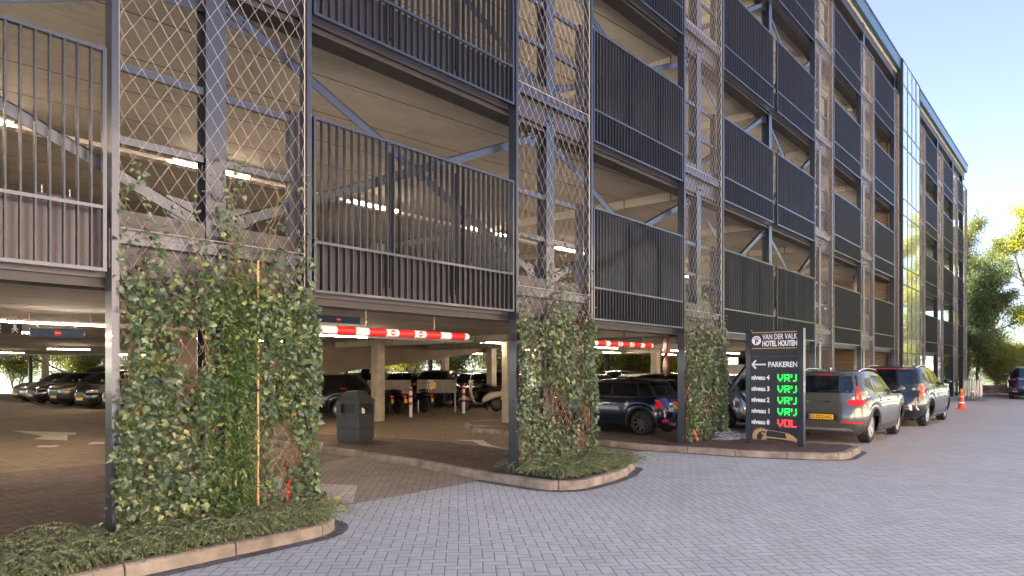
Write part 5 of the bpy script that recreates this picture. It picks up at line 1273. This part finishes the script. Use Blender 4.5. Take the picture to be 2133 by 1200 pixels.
# ---------------------------------------------------------------- trees
def tree_meshes(seed, H, spread, nleaf, leaf, trunk_r=.14, low=.25, lsize=(.06, .11), multi=1, clump=1.0):
    r = np.random.default_rng(seed); wood = MB(); tips = []
    def grow(p, d, L, rad, lv):
        n = 5; pts = [tuple(p)]; rs = [rad]; q = Vector(p); dd = Vector(d)
        for i in range(n):
            dd = (dd + Vector(r.normal(0, .10 + .05 * lv, 3)) + Vector((0, 0, .04))).normalized(); q = q + dd * L / n; pts.append(tuple(q)); rs.append(rad * (1 - .55 * (i + 1) / n))
            if lv > 0 and i >= 1: tips.append((q.copy(), lv))
            if lv < 3 and (lv > 0 or (i + 1) / n > low):
                for k in range(2 if lv < 2 else 1 + (r.random() < .5)):
                    az = r.uniform(0, 6.28); up = r.uniform(.15, .7); sd = Vector((math.cos(az), math.sin(az), up)).normalized(); nd = (dd * .45 + sd * .8).normalized()
                    f = spread * (.52 if lv == 0 else .5) * r.uniform(.7, 1.15); 
                    if lv == 0: f *= 1.15 - .55 * (i / n)
                    grow(q, nd, L * f if lv else H * .34 * spread * (1.2 - .5 * i / n) * r.uniform(.7, 1.1), rs[-1] * .55, lv + 1)
        wood.tube(pts, rs, 6 if lv == 0 else 4, caps=False)
    for m_ in range(multi):
        grow((r.normal(0, .2 * (multi > 1)), r.normal(0, .2 * (multi > 1)), 0), (r.normal(0, .08), r.normal(0, .08), 1), H * .86, trunk_r, 0)
    T_ = np.array([t[0][:] for t in tips]); idx = r.integers(0, len(T_), nleaf)
    P = T_[idx] + r.normal(0, .16 * clump, (nleaf, 3)) * np.array([1, 1, .8]); P = P[P[:, 2] > .3]
    n = len(P); S = r.uniform(*lsize, n); A = np.stack([r.uniform(0, 6.28, n), r.uniform(-1.6, .3, n), r.normal(0, .8, n)], -1)
    V, F = place((OV[0] * np.array([1.2, 1, 1]), OV[1]), P, S, A)
    return wood, V, F, leaf
_tr = {}
def tree(kind, loc, label, cat='tree', group=None, s=1., rz=None, name='tree'):
    o = empty(name, (*loc, -.02), label, cat, group, rng.uniform(0, 6.28) if rz is None else rz); o.scale = (s, s, s)
    if kind not in _tr:
        wood, V, F, leaf = tree_meshes(**KINDS[kind]); w = wood.build('trunk', M['bark'], o, True); c = fast_mesh('crown', V, F, leaf, o); _tr[kind] = (w.data, c.data)
    else:
        link('trunk', _tr[kind][0], o); link('crown', _tr[kind][1], o)
    return o
KINDS = dict(
    dark=dict(seed=1, H=9, spread=.95, nleaf=42000, leaf=M['leaf_dark'], low=.1, lsize=(.08, .15), trunk_r=.13, clump=1.9),
    airy=dict(seed=2, H=12, spread=.8, nleaf=30000, leaf=M['leaf_mid'], low=.2, lsize=(.07, .13), trunk_r=.14, clump=1.4),
    yellow=dict(seed=3, H=12, spread=1.0, nleaf=52000, leaf=M['leaf_yellow'], low=.05, lsize=(.08, .16), trunk_r=.14, clump=2.4),
    ytall=dict(seed=8, H=12, spread=.72, nleaf=34000, leaf=M['leaf_yellow'], low=.08, lsize=(.07, .13), trunk_r=.12, clump=1.7),
    bush=dict(seed=4, H=3.2, spread=1.3, nleaf=26000, leaf=M['leaf_mid'], low=0., lsize=(.06, .12), trunk_r=.04, multi=4, clump=1.6),
    ybush=dict(seed=5, H=3.6, spread=1.3, nleaf=26000, leaf=M['leaf_yellow'], low=0., lsize=(.06, .12), trunk_r=.04, multi=4, clump=1.6))
tree('dark', (58.0, 6.2), 'dark leafy tree with two bare stems close to the end of the garage', s=.86)
tree('dark', (61.0, 7.4), 'dense dark tree behind the stacked crowd barriers', s=.8)
tree('airy', (63, 5.6), 'tall airy green tree rising above the dark trees at the garage end', s=1.05)
tree('ytall', (64, 2.9), 'tall sunlit yellow green tree behind the coil of pipe', s=1.12)
tree('ytall', (67, .8), 'tallest sunlit yellow tree at the right edge of the photo', s=1.3)
tree('airy', (68, 3.6), 'thin leafed pale tree behind the yellow ones', s=1.1)
tree('yellow', (60, -2.0), 'yellow green tree right of the black SUV, cut by the frame', s=.9)
tree('airy', (72, 9), 'pale distant tree top seen just right of the roof end', s=.95)
tree('dark', (66, 12), 'dark tree low behind the garage corner', s=.8)
for i, (x, y, k, lb) in enumerate([(57.5, 4.9, 'bush', 'green bush at the foot of the dark tree near the barriers'), (60, 4.9, 'ybush', 'yellowish bush left of the black SUV'), (59.5, 3.4, 'ybush', 'low bush behind the pipe coils'), (61, .9, 'ybush', 'yellow bush showing over the roof of the black SUV'), (57, 7.4, 'bush', 'bush tight against the last garage column')]):
    tree(k, (x, y), lb, 'bush', name='bush', s=.8)
for i in range(9):
    tree(['bush', 'ybush', 'bush'][i % 3], (38 + i * 2.2, 25 + 1.6 * (i % 2)), 'sunlit bush beyond the second gate, seen under the first deck', 'bush', 'bushes behind the right part of the garage', s=1.2, name='bush')
for i in range(6):
    tree(['airy', 'yellow', 'dark'][i % 3], (40 + i * 3.6, 30 + 1.6 * (i % 2)), 'tree beyond the second gate, seen between the decks', 'tree', 'trees behind the right part of the garage', s=.85)
A = Vector((36, 23)); B = Vector((11, 60)); L = (B - A).length; t = (B - A).normalized()
# green belt behind the garage, seen through the ground floor
for i in range(15):
    f = (i + .5) / 15; p = A + t * L * f; q = Vector((-t.y, t.x)); s_ = -1 if (q.x < 0) else 1
    pos = p + Vector((.83, .56)) * (3.2 + 2.2 * (i % 2))
    tree(['bush', 'ybush', 'bush'][i % 3], (pos.x, pos.y), 'sunlit bush behind the garage, seen through the ground floor', 'bush', 'bushes beyond the rear of the garage', s=1.15 + .2 * (i % 2), name='bush')
for i in range(9):
    f = (i + .5) / 9; p = A + t * L * f; pos = p + Vector((.83, .56)) * 9
    tree(['airy', 'yellow', 'dark'][i % 3], (pos.x, pos.y), 'tree standing behind the garage, seen between the decks', 'tree', 'trees beyond the rear of the garage', s=.8 + .1 * (i % 3))
for i, (x, y) in enumerate([(59, 16), (57.5, 20), (60, 26)]): tree('airy', (x, y), 'green tree beyond the far end of the garage, seen through its last bays', 'tree', 'trees beyond the garage end', s=.8)
# added across the street, out of view, for bounce light and reflections
for i, (x, y, k) in enumerate([(38, -19, 'yellow'), (47, -17, 'airy'), (55, -14, 'yellow'), (29, -20, 'airy'), (64, -9, 'yellow'), (20, -19, 'yellow')]):
    tree(k, (x, y), 'unseen street tree added across the road for reflections in the stair glass', 'tree', 'trees added across the street', s=.95)
sheet('pavement', [(-60, -60), (90, -60), (90, -5), (-60, -5)], .003, plain('bounce_paving', (.76, .71, .64), .85, var=.1, scale=.5))  # unseen pale ground added to throw sunlight back at the facade
def opposite():  # unseen block added for warm bounce light and pinkish steel reflections
    o = empty('bounce_building', (8, -20, 0), 'long pale pink building added unseen across the street for bounce light and steel reflections', 'building'); b = MB(); b.box(-50, 42, -8, 0, 0, 12.5); b.build('wall', plain('pale_pink_bounce_wall', (.72, .58, .49), .85, var=.08, scale=2), o)
    b = MB(); b.box(-50.3, 42.3, -8.3, .3, 12.5, 12.9); b.build('roof', M['conc_col'], o)
    b = MB(); b.box(-50, 42, .01, .06, 0, .5); b.build('plinth', M['conc_col'], o)
opposite()
